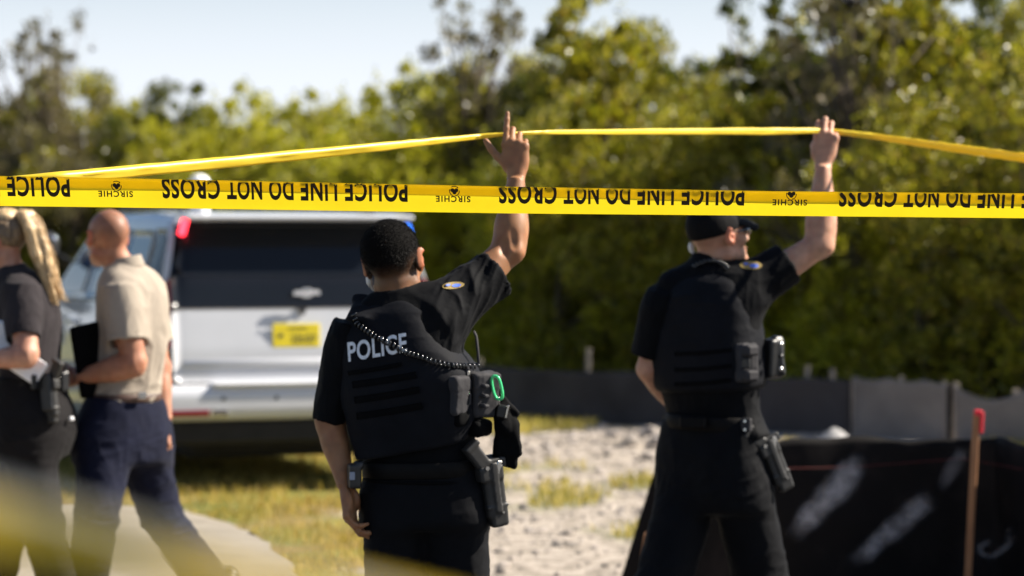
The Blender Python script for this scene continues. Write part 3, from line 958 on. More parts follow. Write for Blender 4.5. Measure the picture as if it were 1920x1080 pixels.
def text_tris(txt, bold=.0, space=1.0):
    cu = bpy.data.curves.new("t", 'FONT'); cu.body = txt; cu.size = 1.0; cu.offset = bold; cu.space_character = space; cu.resolution_u = 5
    o = bpy.data.objects.new("t", cu); COL.objects.link(o)
    dg = bpy.context.evaluated_depsgraph_get(); me = bpy.data.meshes.new_from_object(o.evaluated_get(dg))
    bm = bmesh.new(); bm.from_mesh(me); bmesh.ops.triangulate(bm, faces=bm.faces[:])
    V = np.array([v.co[:2] for v in bm.verts]); 
    bm.verts.index_update()
    T = np.array([[v.index for v in f.verts] for f in bm.faces]); bm.free()
    bpy.data.objects.remove(o); bpy.data.curves.remove(cu); bpy.data.meshes.remove(me)
    return V, T
def subdiv_tris(V, T, maxlen, it=4):
    for _ in range(it):
        e = np.linalg.norm(V[T[:, [1, 2, 0]]] - V[T], axis=2)
        if e.max() < maxlen: break
        bm = bmesh.new(); vs = [bm.verts.new((*v, 0)) for v in V]
        for t in T:
            try: bm.faces.new([vs[i] for i in t])
            except ValueError: pass
        le = [ed for ed in bm.edges if ed.calc_length() > maxlen]
        bmesh.ops.subdivide_edges(bm, edges=le, cuts=1); bmesh.ops.triangulate(bm, faces=bm.faces[:])
        bm.verts.index_update()
        V = np.array([v.co[:2] for v in bm.verts]); T = np.array([[v.index for v in f.verts] for f in bm.faces]); bm.free()
    return V, T
def norm_text(txt, width, height, bold, maxlen=None, space=1.0):
    V, T = text_tris(txt, bold, space)
    lo, hi = V.min(0), V.max(0)
    V = (V - lo) / (hi - lo) * (width, height)
    if maxlen: V, T = subdiv_tris(V, T, maxlen)
    return V, T
LH = 40 / K
pt = {}
for wd, w in (("POLICE", 118), ("LINE", 69), ("DO", 46), ("NOT", 66), ("CROSS", 109)): pt[wd] = norm_text(wd, w / K, LH, .034, .012, 1.12)
def ink(name, V2, T, px_right, v_low, flip=True):
    """V2 in metres, x to the text's right; the tape hangs upside down: x runs to picture left, y runs down"""
    px = px_right - V2[:, 0] * K
    v = v_low - V2[:, 1]
    return tape_pt(px, v, .0008) - tb_, T
for u in (-331, 303, 935, 1573, 2211):
    vs, ts, n0 = [], [], 0
    # word positions from the picture's left: CROSS, NOT, DO, LINE, POLICE
    for wd, x0, w in (("CROSS", 0, 109), ("NOT", 123, 65), ("DO", 201, 46), ("LINE", 260, 69), ("POLICE", 344, 117)):
        top, bot = tape_edges(u + x0 + w / 2)
        V2, T = pt[wd]
        Vw, T = ink("x", V2, T, u + x0 + w, 18 / K + LH)
        # letters whose feet wrap over the fold stay on the front when short of it
        vs.append(Vw); ts.append(T + n0); n0 += len(Vw)
    mesh_np("lettering", np.concatenate(vs), np.concatenate(ts), m_ink, tp, False)
    # maker's mark between the phrases
    vs, ts, n0 = [], [], 0
    V2, T = norm_text("SIRCHIE", 65 / K, 11.5 / K, .028, .012, 1.22)
    cx = u + 548
    Vw, T = ink("x", V2, T, cx + 31, 20 / K + 11 / K); vs.append(Vw); ts.append(T + n0); n0 += len(Vw)
    ex, ev = cx + 1, 20 / K + 11 / K + 9 / K
    blobs = [(0, .0030, .0056), (-.0050, -.0022, .0054), (.0050, -.0022, .0054)]
    for bx, bv, br in blobs:
        a = np.linspace(0, 2 * np.pi, 15)[:-1]
        c = np.array([[bx, bv]] + [[bx + br * math.cos(t), bv + br * math.sin(t)] for t in a])
        T = np.array([[0, 1 + k, 1 + (k + 1) % 14] for k in range(14)])
        Vw = tape_pt(ex + c[:, 0] * K, ev - c[:, 1], .0009) - tb_; vs.append(Vw); ts.append(T + n0); n0 += len(Vw)
    for k in range(3):
        a = np.radians(np.linspace(-38, 38, 9) + 90 + 120 * k + 60); c = []
        for t in a: c += [[.0116 * math.cos(t), .0116 * math.sin(t)], [.0138 * math.cos(t), .0138 * math.sin(t)]]
        c = np.array(c); T = np.array([[2*i, 2*i+1, 2*i+3] for i in range(8)] + [[2*i, 2*i+3, 2*i+2] for i in range(8)])
        Vw = tape_pt(ex + c[:, 0] * K, ev - c[:, 1], .0009) - tb_; vs.append(Vw); ts.append(T + n0); n0 += len(Vw)
        tdir = a[-1]; c = np.array([[.0102 * math.cos(tdir), .0102 * math.sin(tdir)], [.0152 * math.cos(tdir), .0152 * math.sin(tdir)], [.0128 * math.cos(tdir + .3), .0128 * math.sin(tdir + .3)]])
        Vw = tape_pt(ex + c[:, 0] * K, ev - c[:, 1], .0009) - tb_; vs.append(Vw); ts.append(np.array([[0, 1, 2]]) + n0); n0 += 3
    mesh_np("maker_mark", np.concatenate(vs), np.concatenate(ts), m_ink, tp, False)

def bundle(name, pts, hts, mat, label, seed=1, twist=None, n=240, prof=None):
    """a tape bunched lengthwise: several folded facets"""
    P = np.array(pts, float); t = np.linspace(0, len(P) - 1, n)
    C = np.stack([np.interp(t, range(len(P)), P[:, i]) for i in range(3)], 1)
    for _ in range(2): C[1:-1] = (C[:-2] + 2 * C[1:-1] + C[2:]) / 4
    h = np.interp(t, np.linspace(0, len(P) - 1, len(hts)), hts)
    tw = np.interp(t, np.linspace(0, len(P) - 1, len(twist)), twist) if twist is not None else 0 * t
    prof = prof or [(.5, .30), (.5, .16), (.34, -.08), (.1, -.32), (-.02, -.20), (-.34, -.30), (-.5, -.12), (-.47, .02), (-.15, .1), (.2, .12)]
    V = []
    for i in range(n):
        j = vnoise(np.array([[t[i] * 9, k * 3.3, seed] for k in range(len(prof))]), seed) - .5
        for k, (a, b) in enumerate(prof):
            a2, b2 = a + .10 * j[k], b + .10 * j[(k + 3) % len(prof)]
            c, s_ = math.cos(tw[i]), math.sin(tw[i])
            V.append(C[i] + h[i] * np.array([0, b2 * c - a2 * s_, a2 * c + b2 * s_]))
    m = len(prof); i_ = np.arange(n * m).reshape(n, m); nx_ = np.roll(i_, -1, 1)
    Q = np.stack([i_[:-1], i_[1:], nx_[1:], nx_[:-1]], -1).reshape(-1, 4)
    c0 = C[n // 2]
    o = mesh_np(name, np.array(V) - c0, Q, mat, None, True)
    o.location = c0
    return tag(o, label, 'police tape')
m_tape2 = tape_mat("tape_bunched", (.92, .70, .03), .35, .42)
m_tape2.node_tree.nodes["Principled BSDF"].inputs['Specular IOR Level'].default_value = 1.0
OD1, OD2 = 8.66, 10.45
H1 = W(966, 250, OD1 + .252); H2 = W(1548, 245, OD2 + .07)
bundle("barrier_tape", [W(-500, 392, 7.66), W(110, 334, 7.72), W(400, 307, 8.1), W(700, 277, 8.5), W(900, 256, OD1 + .245), H1, W(1030, 248, 9.0), W(1250, 247, 9.7), W(1450, 246, 10.3), H2,
                         W(1640, 256, 10.5), W(1780, 277, 10.3), W(1920, 297, 10.1), W(2300, 352, 9.6)],
       [.033, .036, .034, .027, .016, .010, .014, .021, .026, .018, .022, .027, .032, .034], m_tape2,
       "yellow tape bunched lengthwise, lifted overhead by the two officers' raised hands", 5, [0.1, 0, 0, .1, .1, 0, 0, .05, 0, 0, .1, .3, .5, .2], 420)

# out-of-focus tape right in front of the camera
m_tape3 = tape_mat("tape_near", (.74, .51, .03), .35, .2)
m_tape3b = tape_mat("tape_near_sky_gloss", (.50, .51, .50), .25, .25)  # grey of sky gloss on the yellow tape, put into this fold's colour
nt = empty("barrier_tape", W(300, 1010, 1.08), "blurred yellow tape with painted sky gloss close to the camera, sloping down at bottom left", "police tape")
nb_ = np.array(nt.location)
def near_strip(name, pa, pb, D0, D1, w, mat, tilt, seed):
    n = 60; V = []
    for i in range(n):
        f = i / (n - 1); px = pa[0] + (pb[0] - pa[0]) * f; py = pa[1] + (pb[1] - pa[1]) * f - 60 * math.sin(math.pi * f) * 0
        D = D0 + (D1 - D0) * f; c = W(px, py, D); ww = w[0] + (w[1] - w[0]) * f
        for k in range(5):
            g_ = k / 4 - .5
            V.append(c + np.array([0, math.sin(tilt) * g_ * ww + .002 * math.sin(f * 9 + k + seed), -math.cos(tilt) * g_ * ww]) - nb_)
    i_ = np.arange(n * 5).reshape(n, 5)
    Q = np.stack([i_[:-1, :-1], i_[:-1, 1:], i_[1:, 1:], i_[1:, :-1]], -1).reshape(-1, 4)
    return mesh_np(name, np.array(V), Q, mat, nt, True)
near_strip("sky_gloss_fold", (-350, 838), (900, 1180), 1.06, 1.10, (.0095, .006), m_tape3b, .5, 1)
near_strip("yellow_fold", (-350, 918), (1100, 1212), 1.05, 1.12, (.021, .010), m_tape3, -.3, 2)
# ------------------------------------------------------------------ the police SUV
m_white = plain("paint_white", (.52, .53, .56), .22, .03, 3, coat=.6)
m_black = plain("paint_black", (.007, .008, .011), .25, .1, 3, coat=.1, spec=.3)
m_trim = plain("trim_black", (.012, .012, .013), .5, .2, 20)
m_under = plain("underbody", (.012, .011, .010), .9, .3, 8)
m_glass = NT("tinted_glass"); m_glass.set(Base_Color=(.008, .010, .014), Roughness=.03); m_glass.b.inputs['Specular IOR Level'].default_value = .22; m_glass = m_glass.m
m_sideglass = NT("side_glass_sky_blue"); m_sideglass.set(Base_Color=(.035, .075, .15), Roughness=.05); m_sideglass.b.inputs['IOR'].default_value = 1.6; m_sideglass = m_sideglass.m  # blue of the reflected sky is put into the glass colour
m_chrome = plain("chrome", (.75, .76, .78), .12, .03, 5, metal=1)
m_tyre = plain("tyre_rubber", (.016, .015, .015), .85, .3, 30)
m_steel = plain("wheel_steel", (.10, .10, .105), .4, .2, 12, metal=.7)
m_redlens = plain("lens_red", (.16, .008, .012), .15, .1, 8)
m_bluepaint = plain("decal_blue", (.05, .12, .36), .3, .15, 6)
m_greydecal = plain("decal_grey", (.22, .25, .32), .3, .15, 6)
m_plate = plain("plate_yellow", (.75, .60, .02), .4, .06, 6)
m_plateink = plain("plate_ink", (.05, .05, .03), .5, .1)
m_whiteplastic = plain("white_plastic", (.8, .8, .8), .35, .04)
def emit(name, c, s):
    t = NT(name); t.set(Base_Color=c, Roughness=.3)
    t.b.inputs['Emission Color'].default_value = rgba(c); t.b.inputs['Emission Strength'].default_value = s
    return t.m
m_redled = emit("led_red", (1, .03, .05), 2.6)
m_blueled = emit("led_blue", (.02, .16, .85), .8)

SD = 19.35
cr_ = W(567, 440, SD)
PHI = math.radians(20.5)
suv = empty("police_suv", (cr_[0], SD, 0), "white police SUV with black tailgate window and yellow plate, parked on the grass", "car", None, PHI)
prof2d = np.array([(.06, .50), (-.01, .64), (.0, .95), (.035, 1.18), (.07, 1.40), (.15, 1.62), (.25, 1.80), (.40, 1.865), (1.2, 1.895), (2.3, 1.89), (2.62, 1.85), (2.95, 1.62), (3.62, 1.20), (3.9, 1.155), (4.8, 1.07), (5.12, .98), (5.22, .80), (5.2, .45), (5.0, .32), (.35, .34)])
def poly_sd(P, y, z):
    d = np.full(np.broadcast(y, z).shape, 1e9, np.float32); s = np.ones_like(d)
    n = len(P)
    for i in range(n):
        a = P[i]; b = P[i - 1]
        ex, ey = b - a; wx, wy = y - a[0], z - a[1]
        t = np.clip((wx * ex + wy * ey) / (ex * ex + ey * ey), 0, 1)
        d = np.minimum(d, (wx - ex * t) ** 2 + (wy - ey * t) ** 2)
        c1 = z >= a[1]; c2 = z < b[1]; c3 = ex * wy > ey * wx
        s = np.where((c1 & c2 & c3) | (~c1 & ~c2 & ~c3), -s, s)
    return s * np.sqrt(d)
WZ = ([.2, .35, .5, .75, 1.0, 1.12, 1.22, 1.5, 1.8, 1.95], [.92, .95, 1.005, 1.025, 1.02, 1.005, .985, .90, .80, .75])
def car_sd(x, y, z):
    d2 = poly_sd(prof2d, y, z)
    w = np.interp(z, *WZ).astype(np.float32)
    w = w - .085 * np.clip(1 - (y + .02) / .45, 0, 1) ** 2.2 - .12 * np.clip((y - 4.3) / .9, 0, 1) ** 2
    dx = (np.abs(x) - w) * .96
    k = .10; hh = np.maximum(k - np.abs(d2 - dx), 0) / k
    d = np.maximum(d2, dx) + hh * hh * k * .25
    return d
sd = SDF().custom(car_sd, (-1.06, -.05, .3), (1.06, 5.26, 1.93))
for wy in (1.16, 4.26):
    sd.cone((-1.2, wy, .39), (1.2, wy, .39), .46, .46, .02, 's')
V, Q = sd.mesh(.025, smooth=3)
mesh_np("body", V, Q, m_white, suv)
cb = bvh_of(V, Q)
def drape(name, outline, axis, mat, parent, off=.004, nu=24, nv=16, skirt=.012, bv=None):
    P = np.array(outline, float); vlo, vhi = P[:, 1].min(), P[:, 1].max()
    G = []
    bv = bv or cb
    for j in range(nv + 1):
        v = vlo + (vhi - vlo) * (j / nv) * .9998 + 1e-4 * (vhi - vlo)
        xs_ = []
        for i in range(len(P)):
            a, b = P[i - 1], P[i]
            if (a[1] <= v) != (b[1] <= v): xs_.append(a[0] + (b[0] - a[0]) * (v - a[1]) / (b[1] - a[1]))
        l, r_ = min(xs_), max(xs_)
        row = []
        for i in range(nu + 1):
            u = l + (r_ - l) * i / nu
            if axis == 'rear': o, d = (u, -2, v), (0, 1, 0)
            elif axis == 'left': o, d = (-3, u, v), (1, 0, 0)
            elif axis == 'right': o, d = (3, u, v), (-1, 0, 0)
            elif axis == 'front': o, d = (u, 8, v), (0, -1, 0)
            elif axis == 'top': o, d = (u, v, 4), (0, 0, -1)
            h = hit(bv, o, d)
            if h is None: h = G[-1][i] + np.array(d) * off if G else row[-1] + np.array(d) * off if row else np.array(o) + np.array(d) * 2.0
            row.append(h - np.array(d) * off)
        G.append(row)
    d = np.array(d, float)
    G = np.array(G); m = G.shape[0] * G.shape[1]; i_ = np.arange(m).reshape(G.shape[:2])
    Q = np.stack([i_[:-1, :-1], i_[:-1, 1:], i_[1:, 1:], i_[1:, :-1]], -1).reshape(-1, 4)
    ring = np.concatenate([i_[0, :-1], i_[:-1, -1], i_[-1, :0:-1], i_[:0:-1, 0]])
    V = np.concatenate([G.reshape(-1, 3), G.reshape(-1, 3)[ring] + d * skirt])
    k = np.arange(len(ring)) + m
    S_ = np.stack([ring, np.roll(ring, -1), np.roll(k, -1), k], 1)
    if axis in ('right', 'front'): Q = Q[:, ::-1]
    return mesh_np(name, V, np.concatenate([Q, S_]), mat, parent, True)
def rrect(x0, x1, z0, z1, r=.04, sh=0):
    o = []
    for cx, cz, a0 in ((x1 - r, z0 + r, -90), (x1 - r, z1 - r, 0), (x0 + r, z1 - r, 90), (x0 + r, z0 + r, 180)):
        for a in np.radians(np.linspace(a0, a0 + 90, 5)): o.append((cx + r * math.cos(a) - sh * (cz - z0) * np.sign(cx), cz + r * math.sin(a)))
    return o
suv.scale = (1.05, 1.025, 1.0)
# tailgate
tg = drape("tailgate", rrect(-.86, .86, .735, 1.245, .05), 'rear', m_white, suv, .018, 30, 16)
drape("gap", rrect(-.885, .885, .715, 1.27, .05), 'rear', m_trim, tg, .004, 30, 16)
drape("upper_panel", rrect(-.855, .855, 1.232, 1.475, .03), 'rear', m_black, suv, .022, 30, 10)
drape("rear_window", rrect(-.825, .825, 1.45, 1.80, .05, .16), 'rear', m_glass, suv, .026, 30, 14)
drape("window_surround", rrect(-.86, .86, 1.42, 1.825, .05, .22), 'rear', m_black, suv, .012, 30, 16)
sp = SDF().box((0, .16, 1.853), (.77, .16, .020), frame((0, 1, .06), (0, 0, 1)), .02)
sdf_obj("roof_spoiler", sp, .012, m_white, suv)
# grip crease on the tailgate and plate pocket
mb = MB()
mb.box((.28, -.022, .885), (.12, .012, .010), None, .004).build("latch_handle", m_trim, tg)
pl = MB().box((-.045, -.024, 1.045), (.158, .006, .080), None, .004).build("licence_plate", m_plate, suv)
V2, T = norm_text("22U27", .17, .055, .02)
mesh_np("plate_number", np.stack([V2[:, 0] - .080, np.full(len(V2), -.0315), V2[:, 1] + .995], 1), T, m_plateink, pl, False)
mb = MB()
for k in range(14): mb.box((-.095 + k * .009, -.0315, 1.095 + .001 * (k % 3)), (.003, .0006, .005))
mb.build("county_name", m_plateink, pl)
a = np.linspace(0, 2 * np.pi, 20)[:-1]
mb = MB(); mb.add([(-.153 + .017 * math.cos(t), -.0314, 1.045 + .017 * math.sin(t)) for t in a], [tuple(range(19))[::-1]])
mb.build("plate_seal", m_plateink, pl)
drape("plate_lamp_housing", [(-.035, 1.235), (.035, 1.235), (.012, 1.185), (-.012, 1.185)], 'rear', m_trim, suv, .034, 6, 5)
pl.location.y = (hit(cb, (-.045, -2, 1.045), (0, 1, 0))[1] - .018 - .008) + .024
MB().box((0, -.012, .872), (.80, .016, .036), np.array(Matrix.Rotation(-.42, 3, 'X')), .012).build("tailgate_crease", m_white, tg, True)
# bow-tie emblem
em = [(-.105, -.022), (-.035, -.022), (-.035, -.038), (.035, -.038), (.042, -.016), (.112, -.016), (.098, .024), (.038, .024), (.038, .038), (-.03, .038), (-.038, .018), (-.1, .018)]
bm = bmesh.new(); vs = [bm.verts.new((x * .85 + .02, -.035 + .02, z * .8 + 1.335)) for x, z in em]; f = bm.faces.new(vs)
ex = bmesh.ops.extrude_face_region(bm, geom=[f]); mv = [v for v in ex['geom'] if isinstance(v, bmesh.types.BMVert)]
bmesh.ops.translate(bm, verts=mv, vec=(0, -.02, 0)); bmesh.ops.recalc_face_normals(bm, faces=bm.faces[:]); bmesh.ops.bevel(bm, geom=bm.edges[:], offset=.004, segments=2, affect='EDGES')
me = bpy.data.meshes.new("emblem"); bm.to_mesh(me); bm.free(); me.materials.append(m_chrome)
eo = bpy.data.objects.new("emblem", me); COL.objects.link(eo); eo.parent = suv
MB().tube([(.02, -.052, 1.345), (.02, -.058, 1.345)], [.014, .006], 10).build("badge_boss", m_chrome, eo, True)
# bumper
bsd = SDF().box((0, .10, .60), (.985, .19, .125), None, .09)
bsd.box((0, -.06, .725), (.62, .06, .012), None, .01, .02)
bo, _, _ = sdf_obj("rear_bumper", bsd, .016, m_white, suv)
MB().box((0, .13, .40), (.88, .15, .085), None, .03).build("bumper_valance", m_under, suv)
for sx in (-1, 1):
    MB().box((sx * .80, -.087, .535), (.155, .014, .020), None, .006).build("reflector", m_redlens, bo)
    MB().box((sx * .575, -.086, .535), (.055, .016, .026), None, .008).build("chrome_tip", m_chrome, bo)  # plain chrome piece beside the reflector, not a lamp
    for q in (.2, .55): MB().tube([(sx * q, -.085, .63), (sx * q, -.093, .63)], .014, 10).build("parking_sensor", m_trim, bo)
# rear lights on the corners
for sx in (-1, 1):
    drape("tail_light", [(sx * x, z) for x, z in ((.865, .98), (.945, .98), (.93, 1.25), (.872, 1.43), (.835, 1.43), (.865, 1.2))], 'rear', m_redlens, suv, .02, 8, 14)
    drape("pillar_trim", [(sx * x, z) for x, z in ((.80, 1.44), (.862, 1.44), (.735, 1.80), (.68, 1.80))], 'rear', m_black, suv, .016, 8, 12)
led = MB().box((-.755, .135, 1.785), (.021, .02, .062), np.array(Matrix.Rotation(.27, 3, 'Y')), .008).build("warning_light", m_redled, suv)
led2 = MB().box((.765, .14, 1.765), (.021, .02, .042), np.array(Matrix.Rotation(-.27, 3, 'Y')), .008).build("warning_light", m_blueled, suv)
# side glass, left and right
def side(sgn):
    ax = 'left' if sgn < 0 else 'right'
    pts_q = [(.48, 1.28), (1.30, 1.28), (1.30, 1.76), (.70, 1.76), (.58, 1.70)]
    pts_r = [(1.38, 1.27), (2.18, 1.26), (2.18, 1.77), (1.38, 1.77)]
    pts_f = [(2.27, 1.26), (3.40, 1.25), (3.30, 1.32), (2.80, 1.66), (2.66, 1.75), (2.27, 1.77)]
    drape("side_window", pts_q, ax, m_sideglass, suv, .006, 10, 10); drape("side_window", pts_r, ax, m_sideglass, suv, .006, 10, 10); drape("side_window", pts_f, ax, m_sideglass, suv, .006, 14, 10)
    drape("beltline_trim", [(.45, 1.245), (3.45, 1.235), (3.45, 1.26), (.45, 1.27)], ax, m_trim, suv, .008, 40, 2)
    for y0, y1 in ((1.36, 2.20), (2.24, 3.42)):
        for yy in (y0, y1):
            drape("door_seam", [(yy - .006, .48), (yy + .006, .48), (yy + .006, 1.24), (yy - .006, 1.24)], ax, m_trim, suv, .001, 2, 14, .004)
        MB().box((sgn * 1.035, y0 + .16, 1.08), (.02, .10, .016), None, .008).build("door_handle", m_white, suv)
    mx_ = -1.16 if sgn < 0 else 1.06
    sd = SDF().ell((mx_, 3.22, 1.27), (.11, .06, .085), None, .02).box((sgn * 1.03, 3.26, 1.22), (.09, .03, .02), None, .015, .03)
    sdf_obj("wing_mirror", sd, .012, m_trim, suv)
    drape("door_stripe", [(1.5, .62), (3.3, .50), (3.3, .62), (2.7, .80), (1.5, .82)], ax, m_bluepaint, suv, .002, 24, 8, .004)
    drape("door_badge", [(2.75 + .16 * math.cos(t), 1.02 + .13 * math.sin(t)) for t in np.linspace(0, 2 * np.pi, 17)[:-1]], ax, m_greydecal, suv, .002, 10, 10, .004)
side(-1); side(1)
for ax in ('left', 'right'): drape("quarter_trim", [(.09, 1.26), (.44, 1.26), (.54, 1.70), (.64, 1.77), (.36, 1.77), (.28, 1.70)], ax, m_black, suv, .004, 8, 14)
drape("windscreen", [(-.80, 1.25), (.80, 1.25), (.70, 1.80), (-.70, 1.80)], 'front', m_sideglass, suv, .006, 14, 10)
# pillar spotlight on the driver's side
sl = SDF().ell((-1.04, 3.25, 1.66), (.095, .10, .095)).cone((-.86, 3.05, 1.50), (-1.02, 3.22, 1.62), .014, .014, .02)
so, _, _ = sdf_obj("spotlight", sl, .01, m_trim, suv)
MB().tube([(-1.0, 3.16, 1.70), (-1.0, 3.145, 1.705)], .022, 12).build("spotlight_bezel", m_chrome, so, True)
# wheels
for sx in (-1, 1):
    for wy in (1.16, 4.26):
        t = SDF().cone((sx * .83, wy, .385), (sx * .93, wy, .385), .30, .30)
        mb = MB(); R_ = .395; rings = [(-.13, .30), (-.14, .36), (-.11, .392), (0, .398), (.11, .392), (.14, .36), (.13, .30)]
        V, Fq = [], []
        for dx, rr in rings:
            for k in range(40):
                a = 2 * math.pi * k / 40; V.append((sx * .90 + dx, wy + rr * math.cos(a), .385 + rr * math.sin(a)))
        for i in range(len(rings) - 1):
            for k in range(40): Fq.append((i * 40 + k, i * 40 + (k + 1) % 40, (i + 1) * 40 + (k + 1) % 40, (i + 1) * 40 + k))
        wh = bpy.data.objects.new("wheel", None); COL.objects.link(wh); wh.parent = suv
        MB().add(V, Fq).build("tyre", m_tyre, wh, True)
        rm = MB(); rm.tube([(sx * (.90 + sx * 0) - .12, wy, .385), (sx * .90 + .12, wy, .385)], .30, 40)
        for k in range(6):
            a = math.pi / 3 * k; rm.box((sx * 1.025, wy + .15 * math.cos(a), .385 + .15 * math.sin(a)), (.014, .13, .035), np.array(Matrix.Rotation(a, 3, 'X')), .01)
        rm.build("rim", m_steel, wh)
MB().box((0, 2.6, .30), (.96, 1.0, .13), None, .05).box((0, 2.6, .34), (.70, 2.3, .14), None, .05).tube([(-.7, 1.16, .36), (.7, 1.16, .36)], .06, 10).box((0, .75, .42), (.35, .22, .12), None, .06).tube([(.45, .1, .36), (.45, 1.6, .38)], .035, 10).build("underbody", m_under, suv)
for sx in (-1, 1): MB().tube([(sx * .66, .55, 1.90), (sx * .665, .65, 1.935), (sx * .66, 1.6, 1.945), (sx * .66, 2.4, 1.92), (sx * .655, 2.5, 1.885)], .018, 8).build("roof_rail", m_trim, suv, True)
an = SDF().ell((-.58, .42, 2.085), (.070, .070, .060), None, .02).cone((-.58, .42, 1.85), (-.58, .42, 2.07), .068, .064, .02)
sdf_obj("roof_antenna", an, .009, m_whiteplastic, suv)
# ------------------------------------------------------------------ people
def skin_mat(name):
    t = NT(name)
    a = t.n('Attribute'); a.attribute_name = "Col"
    n1 = t.noise(38, 5, .65); n2 = t.noise(420, 3)
    c = t.mix(t.ramp(n1, [(.3, (.75, .75, .75)), (.7, (.25, .25, .25))]), a.outputs['Color'], (1.06, .93, .82), 'MULTIPLY')
    t.set(Base_Color=c, Roughness=.52)
    t.b.inputs['Subsurface Weight'].default_value = .22
    t.b.inputs['Subsurface Radius'].default_value = (.6, .16, .08)
    t.b.inputs['Subsurface Scale'].default_value = .012
    t.b.inputs['Specular IOR Level'].default_value = .35
    t.bump(n2, .15, .001)
    return t.m
m_skin = skin_mat("skin")

def cloth(name, c, rough=.85, weave=650, var=.2, sheen=.12, bump=.25):
    t = NT(name)
    n1 = t.noise(11, 5, .6); n2 = t.noise(weave, 2)
    t.set(Base_Color=t.ramp(n1, [(.3, tuple(x * (1 - var) for x in c)), (.7, tuple(x * (1 + var) for x in c))]), Roughness=rough)
    t.b.inputs['Sheen Weight'].default_value = sheen * .25; t.b.inputs['Sheen Roughness'].default_value = .5
    t.b.inputs['Specular IOR Level'].default_value = .08
    t.bump(n2, bump, .0015)
    return t.m
m_uniform = cloth("uniform_navy_black", (.0038, .0040, .0050), .75, sheen=.05)
m_trouser = cloth("trousers_black", (.0050, .0052, .0064), .75, sheen=.05)
m_vest = cloth("vest_nylon", (.0070, .0075, .0100), .7, 420, sheen=.04)
m_web = cloth("webbing_black", (.0020, .0020, .0024), .8, 300, sheen=.03)
m_pouch = cloth("pouch_nylon", (.042, .0405, .043), .7, 380, sheen=.08)
m_belt = plain("belt_leather", (.006, .0052, .0048), .6, .2, 30, spec=.10)
m_poly = plain("holster_polymer", (.022, .021, .020), .5, .15, 40, spec=.4)
m_polyblk = plain("black_polymer", (.009, .009, .0095), .4, .2, 40)
m_metal = plain("bright_metal", (.62, .60, .57), .25, .1, 30, metal=1)
m_ear = plain("earpiece_white", (.78, .78, .76), .4, .05)
m_green = NT("carabiner_green"); m_green.set(Base_Color=(.06, .75, .25), Roughness=.2); m_green.b.inputs['Coat Weight'].default_value = 1; m_green.b.inputs['Metallic'].default_value = .2; m_green = m_green.m
m_white_ink = NT("reflective_letters"); m_white_ink.set(Base_Color=m_white_ink.ramp(m_white_ink.noise(90, 3), [(.3, (.62, .64, .68)), (.7, (.82, .84, .88))]), Roughness=.4); m_white_ink = m_white_ink.m
m_patch_gold = plain("patch_gold", (.30, .21, .06), .6, .3, 200)
m_patch_blue = plain("patch_blue", (.10, .18, .62), .5, .2, 120)
m_tan = cloth("polo_tan", (.31, .265, .215), .85, 500, .08, .1, .35)
m_navy = cloth("trousers_navy", (.0085, .010, .023), .8, 420, .2, .15)
m_polo_black = cloth("polo_black", (.026, .022, .024), .85, 500, .2, .2)
m_pants_black = cloth("slacks_black", (.010, .009, .0095), .8, 420, .2, .1)
m_brown_leather = plain("belt_brown", (.06, .030, .020), .5, .25, 30)
m_boot = plain("boot_black", (.010, .0095, .009), .45, .2, 30)
m_paper = plain("paper_white", (.78, .78, .80), .7, .03, 8)
m_lens = NT("sunglass_lens"); m_lens.set(Base_Color=(.01, .01, .012), Roughness=.06); m_lens.b.inputs['Coat Weight'].default_value = .6; m_lens = m_lens.m

class Person:
    def __init__(s, D, px0, label, group=None):
        s.D = D; x = (px0 - 960) / F * D
        s.o = np.array([x, D, 0.0])
        s.root = empty("person", tuple(s.o), label, "person", group)
    def P(s, px, py, dy=0.0):
        return W(px, py, s.D + dy) - s.o
    def sc(s, px): return px * s.D / F

def headframe(yaw, pitch=0, roll=0):
    """columns right, forward, up; yaw clockwise seen from above, roll tilts the crown to picture left"""
    R = Matrix.Rotation(-yaw, 3, 'Z') @ Matrix.Rotation(pitch, 3, 'X')
    R = Matrix.Rotation(-roll, 3, 'Y') @ R
    return np.array(R)

